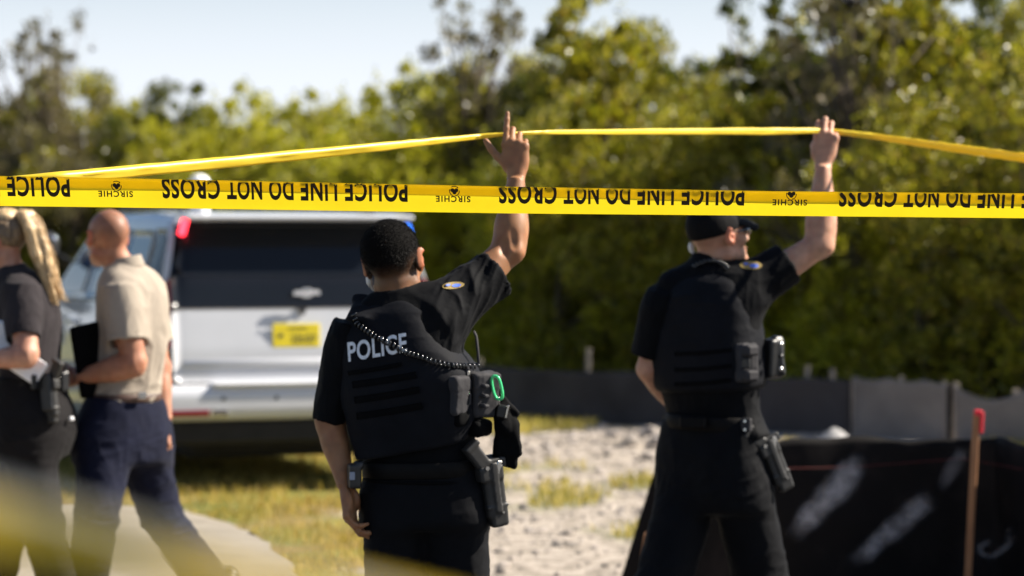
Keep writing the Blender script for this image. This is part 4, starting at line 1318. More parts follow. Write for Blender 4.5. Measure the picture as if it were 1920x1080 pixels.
def add_head(sd, C, R, k=1.0, female=False):
    T = lambda *p: C + R @ (np.array(p) * k)
    E = lambda p, r, kk, Q=None, m='u': sd.ell(T(*p), np.array(r) * k, R if Q is None else R @ Q, kk * k, m)
    Cn = lambda a, b, ra, rb, kk, m='u': sd.cone(T(*a), T(*b), ra * k, rb * k, kk * k, m)
    jw = .90 if female else 1.0
    E((0, -.016, .032), (.0765, .094, .084), .02)
    E((0, .030, .0), (.064, .062, .088), .03)
    E((0, .032, -.070), (.054 * jw, .056, .040), .03)
    Cn((-.050 * jw, .0, -.068), (-.018, .074, -.098), .017, .016, .025); Cn((.050 * jw, .0, -.068), (.018, .074, -.098), .017, .016, .025)
    E((0, .080, -.100), (.020, .017, .018), .02)
    for s_ in (-1, 1):
        E((s_ * .046, .062, -.022), (.020, .022, .018), .02)
        E((s_ * .031, .094, .004), (.017, .014, .012), .012, None, 's')
        E((s_ * .031, .080, .004), (.0125, .0125, .0125), .003)
        Cn((s_ * .012, .090, .022), (s_ * .046, .078, .024), .009, .007, .012)
        E((s_ * .010, .103, -.033), (.009, .010, .008), .006)
    Cn((0, .091, .014), (0, .113, -.028), .007, .0115, .012)
    E((0, .096, -.060), (.021, .008, .0055), .006); E((0, .094, -.071), (.018, .009, .006), .006)
    E((0, .100, -.0655), (.019, .006, .0014), .003, None, 's')
    for s_ in (-1, 1):
        Q = np.array(Matrix.Rotation(s_ * -.68, 3, 'Z') @ Matrix.Rotation(-.18, 3, 'X'))
        E((s_ * .0840, -.011, .002), (.0065, .0195, .0325), .004, Q)
        E((s_ * .0765, .000, -.024), (.007, .010, .013), .006, Q)
        E((s_ * .076, .002, -.004), (.010, .014, .020), .006, Q)
        E((s_ * .0930, -.002, .001), (.006, .010, .018), .004, Q, 's')
    return T

def skin_color(base, C, R, k=1.0, fade=None, lips=True, stubble=0.0, extra=None):
    base = np.array(base)
    def f(V):
        c = np.tile(base, (len(V), 1))
        q = (V - C) @ R / k
        head = np.linalg.norm(q * (1, 1, .8), axis=1) < .16
        ear = head & (np.abs(q[:, 0]) > .079) & (np.abs(q[:, 2]) < .045)
        c[ear] *= (1.12, .78, .72)
        n = vnoise(V * 55, 3)[:, None]
        n2 = fbm(V * 26, 4, 6)[:, None]
        c = c * (.82 + .36 * n) * (1 + (n2 - .47) * np.array([.25, .55, .60]))
        if lips:
            lp = np.exp(-((q[:, 0] / .020) ** 2 + ((q[:, 1] - .098) / .012) ** 2 + ((q[:, 2] + .066) / .009) ** 2) * 1.5)
            c = c * (1 - lp[:, None] * np.array([.1, .45, .40]))
        eyew = (np.abs(np.abs(q[:, 0]) - .031) < .011) & (q[:, 1] > .083) & (np.abs(q[:, 2] - .004) < .006)
        c[eyew] = (.6, .58, .55)
        iris = (np.hypot(np.abs(q[:, 0]) - .031, q[:, 2] - .004) < .0055) & (q[:, 1] > .086)
        c[iris] = (.04, .025, .015)
        brow = (np.abs(q[:, 2] - .024 + .12 * (np.abs(q[:, 0]) - .03) ** 1) < .0045) & (np.abs(q[:, 0]) > .012) & (np.abs(q[:, 0]) < .05) & (q[:, 1] > .07)
        c[brow] *= (.35, .3, .3)
        if stubble:
            st = head & (q[:, 2] < -.045) & (q[:, 1] > .0)
            c[st] *= 1 - stubble
        if fade is not None: c = fade(c, q, head)
        if extra is not None: c = extra(c, V)
        return np.clip(c, 0, 1)
    return f

def add_hand(sd, wrist, X, Y, Z, curls, thumb, k=1.0, mirror=1):
    """X thumb side, Y fingers, Z back of the hand. curls: per finger three bends (radians towards the palm) and a sideways splay"""
    X, Y, Z = nrm(X), nrm(Y), nrm(Z)
    T = lambda p: wrist + k * (p[0] * X + p[1] * Y + p[2] * Z)
    M = np.stack([X, Y, Z], 1)
    sd.loft(T((0, -.02, 0)), T((0, .098, 0)), X, [(0, .027 * k, .021 * k), (.25, .030 * k, .019 * k), (.55, .038 * k, .0165 * k), (.85, .0415 * k, .014 * k), (1, .039 * k, .012 * k)], 2.4, .01, .012 * k)
    sd.ell(T((.026, .036, -.010)), np.array([.017, .032, .016]) * k, M, .012 * k)
    sd.ell(T((-.024, .035, -.008)), np.array([.014, .034, .013]) * k, M, .012 * k)
    kn = [(.030, .094, .003), (.0095, .099, .0045), (-.0115, .095, .003), (-.0305, .084, .0)]
    ln = [(.046, .027, .021), (.051, .031, .022), (.047, .029, .022), (.037, .022, .019)]
    rd = [.0100, .0102, .0097, .0085]
    tips = []
    for i in range(4):
        p = np.array(kn[i]); a = 0.0
        c = curls[i]; sp = c[3] if len(c) > 3 else 0
        sd.ell(T(p + (0, -.002, .001)), np.array([rd[i] * 1.12, .012, rd[i] * 1.1]) * k, M, .008 * k)
        for j in range(3):
            a += c[j]
            d = np.array([math.sin(sp) * math.cos(a), math.cos(sp) * math.cos(a), -math.sin(a)])
            q = p + d * ln[i][j]
            r0 = rd[i] * (1 - .09 * j); r1 = rd[i] * (1 - .09 * (j + 1))
            sd.cone(T(p), T(q), r0 * k, r1 * k, .0035 * k)
            if j < 2: sd.ell(T(q), np.array([r1 * 1.05, r1 * 1.05, r1 * 1.08]) * k, M, .003 * k)
            p = q
        tips.append(T(p))
    p = np.array([.026, .026, -.010])
    rt = [.0145, .0118, .0108, .0088]
    for j, (L, d) in enumerate(zip((.042, .033, .028), thumb)):
        d = nrm(d); q = p + d * L
        sd.cone(T(p), T(q), rt[j] * k, rt[j + 1] * k, .008 * k if j == 0 else .004 * k); p = q
    return tips

def folds(seed, axis=(0, 0, 1), amp=.004, f_along=9, f_across=26, mask=None, fine=.0008):
    """soft cloth folds: ridged noise drawn out along an axis"""
    A = nrm(axis); B = nrm(np.cross(A, (.3, .8, .2))); Cc = np.cross(A, B)
    def f(V, N):
        q = np.stack([V @ A * f_along, V @ B * f_across, V @ Cc * f_across], 1)
        w = fbm(q * .35, 2, seed + 5)[:, None] * 3
        n = 1 - np.abs(2 * vnoise(q + w, seed) - 1)
        n2 = 1 - np.abs(2 * vnoise(q * 2.1 + w * 1.3 + 7, seed + 1) - 1)
        d = (n ** 1.6 * .7 + n2 ** 1.6 * .3 - .45) * amp + (vnoise(V * 160, seed + 2) - .5) * fine
        if mask is not None: d = d * mask(V)
        return d
    return f

def arm_skin(sd, sh, el, wr, rs, re, rf, rw, ref=None, k=.02):
    """upper arm and forearm with their swell"""
    sh, el, wr = map(np.asarray, (sh, el, wr))
    ref = ref if ref is not None else np.cross(el - sh, wr - el)
    if np.linalg.norm(ref) < 1e-4: ref = (0, 1, .1)
    sd.loft(sh, el, ref, [(0, rs, rs), (.35, rs * 1.02, rs * 1.05), (.75, re * 1.0, re * 1.08), (1, re, re)], 2, .02, k)
    sd.ell(el, (re * 1.02, re * 1.02, re * 1.02), None, .02)
    sd.loft(el, wr, ref, [(-.06, re * .95, re * .95), (.12, rf * .97, rf), (.30, rf, rf * 1.03), (.65, (rf + rw) * .5, (rf + rw) * .48), (1.0, rw * 1.15, rw * .85)], 2, .01, k)

def legs_skin(sd, hips, knees, ankles, r=(.07, .05, .036)):
    for h, kn, an in zip(hips, knees, ankles):
        sd.cone(h, kn, r[0], r[1], .02).cone(kn, an, r[1], r[2], .02)

def boots(P, ankles, dirs, mat, name="boot"):
    for a, d in zip(ankles, dirs):
        d = nrm(np.array([d[0], d[1], 0])); a = np.array(a, float)
        sd = SDF()
        up = np.array([0, 0, 1.0]); R = np.stack([np.cross(d, up), d, up], 1)
        sd.cone(a + up * .12, a - up * .02, .055, .05, .02)
        sd.ell((a[0] + d[0] * .05, a[1] + d[1] * .05, .045), (.047, .125, .045), R, .03).ell((a[0] + d[0] * .12, a[1] + d[1] * .12, .045), (.050, .075, .038), R, .03)
        sd.box((a[0] + d[0] * .055, a[1] + d[1] * .055, .012), (.048, .145, .016), R, .014, .006)
        sd.cone((a[0], a[1], .06), a, .05, .05, .02)
        sdf_obj(name, sd, .008, mat, P.root)

def trousers(P, waist, hips, knees, ankles, wst, rr, mat, seed, name="trousers", refR=(1, 0, 0), h=.007, amp=.006):
    """wst: stations of the seat loft from waist down; rr: thigh, knee, hem radii"""
    sd = SDF()
    sd.loft(waist[0], waist[1], refR, wst, 2.3, .03, .04)
    for hp, kn, an in zip(hips, knees, ankles):
        hp, kn, an = map(np.asarray, (hp, kn, an))
        d = nrm(an - kn)
        sd.loft(hp, kn, refR, [(-.12, rr[0] * .97, rr[0]), (.25, rr[0], rr[0]), (.7, (rr[0] + rr[1]) * .5, (rr[0] + rr[1]) * .5), (1, rr[1], rr[1])], 2.15, .03, .035)
        sd.loft(kn, an + d * .05, refR, [(-.05, rr[1], rr[1]), (.3, rr[1] * 1.0, rr[1] * 1.04), (1, rr[2], rr[2])], 2.1, .01, .03)
    f1 = folds(seed, (0, 0, 1), amp, 9, 11); f2 = folds(seed + 3, (1, .4, .3), amp * .9, 7, 24)
    kz = np.mean([k_[2] for k_ in knees]); wz = waist[0][2]
    def disp(V, N):
        b = np.exp(-((V[:, 2] - kz) / .12) ** 2) + .5 * np.exp(-((V[:, 2] - (wz - .24)) / .10) ** 2)
        fit = np.clip((wz - V[:, 2]) / .10, .15, 1)
        return (f1(V, N) * .7 + f2(V, N) * (.35 + b)) * fit
    return sdf_obj(name, sd, h, mat, P.root, disp)

def belt_ring(P, name, a, b, ref, w, d, mat, n=2.3, r=.004):
    """closed strap round the waist between heights a and b along the spine"""
    a, b = np.asarray(a, float), np.asarray(b, float); A = nrm(b - a); U = np.asarray(ref, float); U = nrm(U - A * np.dot(U, A)); Vv = np.cross(A, U)
    m = 72; L = np.linalg.norm(b - a); V = []
    for (off, dz) in ((0, 0), (r, .004), (r, L - .004), (0, L), (-.006, L), (-.006, 0)):
        for k in range(m):
            t = 2 * math.pi * k / m; c, s_ = math.cos(t), math.sin(t)
            e = (abs(c) ** n + abs(s_) ** n) ** (-1 / n)
            V.append(a + A * dz + U * (w + off) * c * e + Vv * (d + off) * s_ * e)
    i_ = np.arange(6 * m).reshape(6, m); j = np.roll(i_, -1, 1); k = np.roll(i_, -1, 0); l = np.roll(j, -1, 0)
    return mesh_np(name, np.array(V), np.stack([i_, j, l, k], -1).reshape(-1, 4), mat, P.root, True)

def on_surface(bv, P, px, py, off=.003):
    """point of a garment seen from the front of the stage at this place"""
    a = P.P(px, py, -1.2); d = nrm(a + P.o - np.array([0, 0, EYE]))
    h = hit(bv, a, d)
    return None if h is None else h - d * off

def coil(P, path, mat, name, R=.006, r=.0019, pitch=.0075, parent=None):
    C = np.array(path, float); seg = np.linalg.norm(np.diff(C, axis=0), axis=1); L = np.concatenate([[0], np.cumsum(seg)])
    turns = L[-1] / pitch; m = int(turns * 9)
    s = np.linspace(0, L[-1], m); X = np.stack([np.interp(s, L, C[:, i]) for i in range(3)], 1)
    for _ in range(6): X[1:-1] = (X[:-2] + 2 * X[1:-1] + X[2:]) / 4
    T = np.gradient(X, axis=0); T /= np.linalg.norm(T, axis=1)[:, None]
    u = np.cross(T, (0, 1, .2)); u /= np.linalg.norm(u, axis=1)[:, None]; w = np.cross(T, u)
    a = 2 * np.pi * s / pitch
    return MB().tube(X + R * (np.cos(a)[:, None] * u + np.sin(a)[:, None] * w), r, 5).build(name, mat, parent or P.root, True)

def sleeve(sd, sh, cuff, st, ref, bore=.85, k=.03, n=2.0):
    """loft from shoulder to cuff with an open end"""
    sd.loft(sh, cuff, ref, st, n, .006, k)
    sh, cuff = np.asarray(sh), np.asarray(cuff); A = nrm(cuff - sh); e = st[-1]
    return (cuff - A * .035, cuff + A * .02, ref, [(0, e[1] * bore, e[2] * bore), (1, e[1] * bore, e[2] * bore)])

# ================================================================== officer 1: vest with POLICE on the back
p1 = Person(8.66, 790, "officer in a black POLICE vest seen from behind, index finger raised at the lifted tape")
P = p1.P
YAW = math.radians(17)
RR = np.array([math.cos(YAW), -math.sin(YAW), 0]); FF = np.array([math.sin(YAW), math.cos(YAW), 0])
hC = P(738, 493, .03); hR = headframe(math.radians(14), -.05, math.radians(9))
def tors(rows, dep, d0=0.0, grow=0.0):
    """rows (py, centre px, half px) -> loft from the first to the last row, with the widths of the body's own frame"""
    a = P(rows[0][1], rows[0][0], d0); b = P(rows[-1][1], rows[-1][0], d0); L = np.linalg.norm(b - a); A = nrm(b - a)
    U = nrm(RR - A * np.dot(RR, A)); Vv = np.cross(A, U)
    st = []
    for (py, cx, hw), d in zip(rows, dep):
        c = P(cx, py, d0) - a; t = np.dot(c, A) / L
        w = p1.sc(hw) + grow; w = math.sqrt(max((w * w - (d * math.sin(YAW)) ** 2), .01 ** 2)) / math.cos(YAW)
        st.append((t, w, d + grow, np.dot(c, U), np.dot(c, Vv)))
    return a, b, RR, st
rows1 = [(556, 748, 40), (575, 752, 72), (600, 758, 98), (640, 762, 108), (700, 765, 116), (760, 775, 114), (810, 784, 110), (860, 791, 108), (900, 793, 110), (950, 796, 112)]
dep1 = [.06, .085, .105, .12, .125, .12, .115, .115, .12, .125]
body = SDF()
HK = 1.07
T1 = add_head(body, hC, hR, HK)
nb = P(750, 572, .02)
body.loft(hC + hR @ np.array([0, -.018, -.045]), nb, RR, [(0, .055, .058), (.5, .054, .057), (1, .066, .066)], 2, .02, .03)
a_, b_, r_, st_ = tors(rows1, dep1, 0, -.022)
body.loft(a_, b_, r_, st_, 2.2, .04, .03)
Lsh, Lel, Lwr = P(655, 622, .0), P(618, 792, .03), P(649, 912, -.042)
Rsh, Rel, Rwr = P(848, 578, .02), P(955, 466, .13), P(968, 336, .20)
arm_skin(body, Lsh, Lel, Lwr, .050, .041, .043, .027)
arm_skin(body, Rsh, Rel, Rwr, .056, .046, .053, .030)
body.cone(P(745, 612, .01), Rsh, .045, .045, .02).cone(P(745, 617, .01), Lsh, .045, .030, .02)
body.ell(Rel + np.array([.014, -.022, -.014]), (.024, .022, .024), None, .025)
body.ell(Rel + np.array([.012, -.052, .034]), (.012, .014, .030), None, .02, 's')
body.ell(Rel + np.array([-.016, -.054, .01]), (.010, .012, .026), None, .02, 's')
Rw = P(968, 325, .21)
hy = nrm(P(966, 270, .225) - P(968, 325, .21))
tips1 = add_hand(body, Rw, (-1, .18, .0), hy, (-.10, -1, .12), [(.02, .05, .03, -.10), (.62, 1.35, .9, -.02), (.85, 1.35, .9, .0), (1.0, 1.3, .9, .02)],
                 [(.72, .62, .05), (.62, .78, -.05), (.50, .86, -.08)], 1.02)
# left hand hanging, back of the hand outwards
Lw = P(649, 918, -.045)
hd = nrm(P(657, 975, -.065) - Lw)
add_hand(body, Lw, (.30, .95, .0), hd, (-.93, -.30, -.1), [(.45, .55, .4), (.52, .62, .4), (.58, .66, .4), (.66, .7, .4)], [(.35, .9, -.35), (.15, .95, -.30), (.05, .95, -.3)], .98)
hip1 = [P(742, 945, .0), P(852, 945, -.02)]; kn1 = [P(740, 1185, .02), P(868, 1185, .03)]; an1 = [P(736, 1420, .06), P(872, 1420, -.02)]
legs_skin(body, hip1, kn1, an1)
hairdark = np.array([.018, .012, .008])
def fade1(c, q, head):
    up = .040 * np.clip((q[:, 1] + .02) / .08, 0, 1)      # hairline climbs towards the temples
    t = smooth01(q[:, 2] - up + .006 * (vnoise(q * 300, 4) - .5), -.118, -.020)
    t = t * (q[:, 1] < .062) * head * (np.abs(q[:, 0]) < .0795)
    t = t * np.where(q[:, 1] > .018, (q[:, 2] > .028) * 1.0, 1)
    return c * (1 - t[:, None] * .82) + hairdark * t[:, None] * .82
sk1 = skin_color((.285, .142, .070), hC, hR, HK, fade1)
sdf_obj("body", body, .0036, m_skin, p1.root, None, sk1, 1)
# hair
hs = SDF()
hs.ell(T1(0, -.018, .032), np.array((.0815, .0985, .093)) * HK, hR)
hs.box(T1(0, -.06, .06), (.2, .115, .13), hR @ np.array(Matrix.Rotation(.10, 3, 'X')), .002, .012, 'i')
m_hair = NT("hair_black"); hn = m_hair.noise(330, 3, .7)
m_hair.set(Base_Color=m_hair.ramp(hn, [(.3, (.0022, .002, .0018)), (.7, (.0065, .0055, .005))]), Roughness=.8); m_hair.b.inputs['Specular IOR Level'].default_value = .06; m_hair.bump(hn, .6, .002)
def soft_edge(nt):
    at = nt.n('Attribute'); at.attribute_name = "Col"
    tr = nt.n('BsdfTransparent'); mx = nt.n('MixShader'); nz = nt.noise(420, 2, .8)
    m1 = nt.n('Math'); m1.operation = 'MULTIPLY_ADD'; nt.l(nz, m1.inputs[0]); m1.inputs[1].default_value = 1.2; m1.inputs[2].default_value = -.6
    m2 = nt.n('Math'); m2.operation = 'ADD'; m2.use_clamp = True; nt.l(m1.outputs[0], m2.inputs[0]); nt.l(at.outputs['Fac'], m2.inputs[1])
    nt.l(m2.outputs[0], mx.inputs[0]); nt.l(tr.outputs[0], mx.inputs[1]); nt.l(nt.b.outputs[0], mx.inputs[2]); nt.l(mx.outputs[0], nt.out.inputs[0])
soft_edge(m_hair); m_hair = m_hair.m
def hair_alpha(V):
    q = (V - hC) @ hR / HK
    up = .045 * np.clip((q[:, 1] + .02) / .08, 0, 1)
    return np.repeat((smooth01(q[:, 2] - up - .035 * smooth01(np.abs(q[:, 0]), .05, .085), -.066, .035) * 1.7 - .3)[:, None], 3, 1)
ho, HV, HQ = sdf_obj("hair", hs, .0036, m_hair, p1.root, lambda V, N: (vnoise(V * 330, 8) - .5) * .0012, hair_alpha)
def fuzz(name, V, Q, down, n, L, w, mat, parent, prob, seed=5):
    r_ = np.random.default_rng(seed); N = vnormals(V, Q); pr_ = np.clip(prob(V), 0, 1) + 1e-6
    i = r_.choice(len(V), n, p=pr_ / pr_.sum()); B = V[i] + r_.normal(0, .0012, (n, 3)); Nn = N[i]
    d = Nn * .75 + np.asarray(down) * .55 + r_.normal(0, .28, (n, 3)); d /= np.linalg.norm(d, axis=1)[:, None]
    s_ = np.cross(d, Nn); s_ /= np.linalg.norm(s_, axis=1)[:, None] + 1e-9; l_ = (L * r_.uniform(.5, 1.3, n))[:, None]
    VV = np.stack([B - s_ * w, B + s_ * w, B + d * l_], 1).reshape(-1, 3)
    return mesh_np(name, VV, np.arange(n * 3).reshape(-1, 3), mat, parent, True)
m_strand = plain("hair_strand", (.006, .005, .0045), .6, .3, 200, spec=.2)
fuzz("short_hairs", HV, HQ, hR @ np.array([0, -.3, -.6]), 16000, .0060, .00045, m_strand, ho, lambda V: np.clip(hair_alpha(V)[:, 0], 0, 1) ** 1.2)
sdf_obj("earpiece", SDF().ell(T1(-.083, .012, -.036), (.010, .011, .019), hR).cone(T1(-.083, .01, -.045), T1(-.078, .024, -.064), .008, .006, .006), .003, m_ear, p1.root)
# shirt
sh = SDF()
a_, b_, r_, st_ = tors(rows1[:9], dep1[:9], 0, -.008)
sh.loft(a_, b_, r_, st_, 2.25, .04, .03)
cl0, cl1 = P(751, 585, .015), P(745, 549, .02)
sh.loft(cl0, cl1, RR, [(0, .080, .078), (.6, .069, .070), (1, .066, .068)], 2, .006, .02)
sh.cone(P(700, 588, .0), P(800, 572, .0), .052, .058, .05)
Lcuff = P(615, 790, .03)
bore1 = sleeve(sh, P(654, 618, 0), Lcuff, [(-.08, .052, .060), (.12, .062, .070), (.5, .058, .066), (.85, .052, .060), (1, .0515, .059)], (1, .2, 0), .88, .035)
Rcuff = P(927, 511, .085)
bore2 = sleeve(sh, P(826, 592, .0), Rcuff, [(-.1, .085, .085), (.15, .088, .085), (.5, .080, .078), (.85, .073, .070), (1, .073, .070)], np.cross(Rel - Rsh, (0, 1, 0)), .90, .05)
for bb in (bore1, bore2): sh.loft(*bb, 2.0, .004, .004, 's')
nc0, nc1 = P(745, 562, .02), P(742, 536, .02)
sh.cone(nc0, nc1, .060, .060, .004, 's')
f_sl = folds(11, (.36, .1, .93), .019, 3.2, 20); f_l = folds(12, (0.1, 0, 1), .007, 9, 22); f_t = folds(13, (.2, 0, 1), .005, 6, 18)
def d1(V, N):
    wr = smooth01(V[:, 0], P(800, 600)[0], P(850, 600)[0]) * smooth01(V[:, 2], P(0, 690)[2], P(0, 640)[2])
    wl = smooth01(-V[:, 0], -P(665, 600)[0], -P(640, 600)[0])
    near_collar = np.exp(-(np.linalg.norm(V - cl1, axis=1) / .09) ** 2)
    return (f_sl(V, N) * wr + f_l(V, N) * wl + f_t(V, N) * (1 - np.maximum(wr, wl))) * (1 - .8 * near_collar)
_, V, Q = sdf_obj("shirt", sh, .0045, m_uniform, p1.root, d1)
shirt_bv = bvh_of(V, Q)
# shoulder patch on the raised sleeve
def patch(bv, Pn, px, py, rx, ry, mats, parent, rot=0):
    root = None
    for nm, m, sx, sy, ox, oy, off in (("shoulder_patch", mats[0], 1, 1, 0, 0, .002), ("patch_field", mats[1], .42, .5, .28, .1, .0035), ("patch_field", mats[1], .22, .3, -.45, -.25, .0035)):
        a = np.linspace(0, 2 * np.pi, 21)[:-1]; V = []; ok = True
        for rr_ in (0, .5, 1.0):
            for t in (a if rr_ else [0]):
                ux, uy = rx * (ox + sx * rr_ * math.cos(t)), ry * (oy + sy * rr_ * math.sin(t))
                q = on_surface(bv, Pn, px + ux * math.cos(rot) - uy * math.sin(rot), py + ux * math.sin(rot) + uy * math.cos(rot), off)
                if q is None: ok = False; break
                V.append(q)
            if not ok: break
        if not ok: continue
        T = [[0, 1 + (k + 1) % 20, 1 + k] for k in range(20)]; Qd = [[1 + k, 1 + (k + 1) % 20, 21 + (k + 1) % 20, 21 + k] for k in range(20)]
        o = mesh_np(nm, np.array(V), [np.array(T), np.array(Qd)], m, root or parent, True)
        root = root or o
patch(shirt_bv, p1, 850, 535, 21, 6.5, (m_patch_gold, m_patch_blue), p1.root, -.10)
# vest
vrows = [(566, 724, 55), (585, 724, 78), (610, 726, 92), (650, 738, 104), (685, 756, 117), (710, 765, 126), (760, 775, 125), (805, 782, 121), (842, 778, 108)]
vdep = [.058, .084, .105, .126, .140, .153, .150, .145, .135]
vs_ = SDF()
a_, b_, r_, st_ = tors(vrows, vdep, 0, .0)
vs_.loft(a_, b_, r_, st_, 3.0, .010, .02)
for (x0, y0, x1, y1) in ((668, 600, 690, 560), (792, 590, 792, 552)):
    q0, q1 = P(x0, y0, -.085), P(x1, y1, .02); q2 = P(x1 + 6, y1 + 18, .13)
    vs_.loft(q0, q1, RR, [(0, .036, .009), (1, .034, .010)], 4, .008, .02).loft(q1, q2, RR, [(0, .034, .013), (1, .034, .013)], 4, .008, .02)
# carve the collar hole of the plate carrier
vs_.cone(P(746, 560, .05), P(742, 500, .05), .082, .10, .015, 's')
fv = folds(21, (1, 0, .1), .0035, 6, 20)
_, V, Q = sdf_obj("vest", vs_, .0045, m_vest, p1.root, lambda V, N: fv(V, N) * .7)
vest_bv = bvh_of(V, Q)
vest = [o for o in p1.root.children if o.name.startswith("vest")][0]
def strap(bv, Pn, pts, hw, name, mat, parent, off=.005, n=26, m=4, th=.006):
    X = np.array(pts, float); t = np.linspace(0, len(X) - 1, n); C = np.stack([np.interp(t, range(len(X)), X[:, i]) for i in (0, 1)], 1)
    T = np.gradient(C, axis=0); T /= np.linalg.norm(T, axis=1)[:, None]; N = np.stack([-T[:, 1], T[:, 0]], 1)
    A, B = [], []
    for i in range(n):
        for k in range(m + 1):
            f = k / m * 2 - 1; x, y = C[i] + N[i] * hw * f
            q = on_surface(bv, Pn, x, y, off if 0 < k < m else off * .55)
            if q is None: q = A[-1] if A else Pn.P(x, y, -.15)
            A.append(q); B.append(q + np.array([0, th + off, 0]))
    A = np.array(A + B); i_ = np.arange(n * (m + 1)).reshape(n, m + 1); o_ = n * (m + 1)
    q1 = np.stack([i_[:-1, :-1], i_[1:, :-1], i_[1:, 1:], i_[:-1, 1:]], -1).reshape(-1, 4)
    ring = np.concatenate([i_[:-1, 0], i_[-1, :-1], i_[:0:-1, -1], i_[0, :0:-1]])
    s_ = np.stack([np.roll(ring, -1), ring, ring + o_, np.roll(ring, -1) + o_], 1)
    return mesh_np(name, A, np.concatenate([q1[:, ::-1], s_]), mat, parent, True)
for y0, y1, xa, xb in ((700, 683, 652, 752), (722, 703, 660, 780), (751, 731, 664, 786), (781, 761, 668, 792)):
    strap(vest_bv, p1, [(xa, y0), ((xa + xb) / 2, (y0 + y1) / 2 + 1), (xb, y1)], 6.5 if y0 > 705 else 4, "webbing_strap", m_web, vest, .0065)
strap(vest_bv, p1, [(676, 640), (700, 590)], 14, "drag_handle", m_web, vest, .006) if False else None
# POLICE lettering
V2, T2 = norm_text("POLICE", 112, 37, .022, 5, 1.06)
ang = math.radians(-9.5); L_ = []
for x, y in V2:
    px = 653 + x * math.cos(ang) - (-y) * math.sin(ang) * .35; py = 679 + x * math.sin(ang) * 1.0 + (-y)
    q = on_surface(vest_bv, p1, px, py, .0035)
    L_.append(q if q is not None else P(px, py, -.16))
mesh_np("lettering", np.array(L_), T2[:, ::-1], m_white_ink, vest, False)
# coiled microphone cord across the back
cp = []
for x, y in ((664, 588), (668, 606), (684, 618), (706, 633), (728, 643), (745, 652), (760, 661), (785, 668), (815, 679), (845, 685), (872, 687), (897, 686)):
    q = on_surface(vest_bv, p1, x, y, .010)
    cp.append(q if q is not None else P(x, y, -.10))
m_cord = plain("cord_black", (.005, .005, .005), .18, .1, 20, spec=1.0)
coil(p1, cp, m_cord, "microphone_cord", .0072, .0033, .0135)
MB().tube([P(898, 688, -.06), P(896, 660, -.05), P(893, 632, -.04), P(889, 622, -.02)], .0045, 8).build("radio_antenna", m_pouch, p1.root, True)
# pouches at the right side
def pouch(Pn, c, half, R, name, mat, parent, flap=True, seed=1, r=.012):
    sd = SDF().box(c, half, R, r)
    if flap: sd.box(c + R @ np.array([0, 0, half[2] * .62]), (half[0] * 1.04, half[1] * 1.08, half[2] * .38), R, .008, .004)
    f = folds(seed, R[:, 2], .005, 12, 22)
    return sdf_obj(name, sd, .004, mat, parent, f)[0]
Rv = np.stack([RR, FF, (0, 0, 1)], 1)
def yawR(a, roll=0): return np.array(Matrix.Rotation(-a, 3, 'Z') @ Matrix.Rotation(roll, 3, 'Y'))
Ry = yawR(math.radians(38), .05)
po = pouch(p1, P(852, 742, -.135), (.033, .032, .060), Ry, "pouch", m_pouch, p1.root, True, 4)
po = pouch(p1, P(905, 740, -.07), (.030, .044, .068), yawR(math.radians(58), .10), "pouch", m_pouch, p1.root, True, 5)
for dz in (-.03, .0, .03): MB().box(P(905, 740, -.07) + np.array([-.004, -.034, dz]), (.030, .010, .006), yawR(math.radians(50), .1), .004).build("webbing_strap", m_pouch, po)
MB().box(P(876, 722, -.115), (.013, .006, .016), Ry, .003).box(P(876, 748, -.115), (.013, .006, .018), Ry, .003).build("buckle_strap", m_pouch, p1.root)
MB().box(P(875, 700, -.115), (.011, .006, .008), Ry, .003).build("buckle", m_metal, p1.root)
MB().box(P(877, 737, -.12), (.006, .005, .007), Ry, .002).build("snap", m_metal, p1.root)
sdf_obj("dump_pouch", SDF().box(P(893, 800, -.06), (.040, .045, .028), yawR(.6, .2), .02).box(P(850, 782, -.12), (.045, .03, .03), Ry, .02, .02), .005, m_web, p1.root, folds(8, (0, 0, 1), .006, 12, 22))
# green carabiner with keys and gloves
cc = []
for t in np.linspace(0, 2 * np.pi, 41)[:-1]:
    ex = abs(math.cos(t)) ** .7 * np.sign(math.cos(t)); ez = abs(math.sin(t)) ** .75 * np.sign(math.sin(t))
    cc.append(P(932, 727, -.10) + np.array([.0135 * ex + .014 * -ez * .5, -.004 * ex, .035 * ez]))
cb_ = MB().tube(cc, .0046, 8, True).build("carabiner", m_green, p1.root, True)
MB().tube([P(935, 744, -.09), P(936, 760, -.09)], .003, 6).build("key_ring", m_metal, p1.root, True)
MB().box(P(942, 772, -.085), (.016, .012, .020), yawR(.3, .2), .005).build("key_fob", m_polyblk, p1.root)
MB().box(P(951, 772, -.098), (.003, .003, .020), yawR(.3, .22), .001).build("fob_edge", m_metal, p1.root)
gl = SDF()
gl.cone(P(938, 745, -.05), P(968, 775, -.06), .010, .010, .01).cone(P(936, 770, -.06), P(948, 800, -.06), .022, .034, .02)
for ax, bx, ay, by, rr in ((938, 932, 800, 855, .015), (950, 950, 800, 868, .016), (960, 963, 795, 872, .015), (966, 972, 800, 850, .012), (958, 972, 790, 838, .013)):
    gl.cone(P(ax, ay, -.06), P(bx, by, -.07), rr, rr * .8, .012)
sdf_obj("gloves", gl, .0045, m_web, p1.root, folds(9, (0, 0, 1), .008, 16, 30))
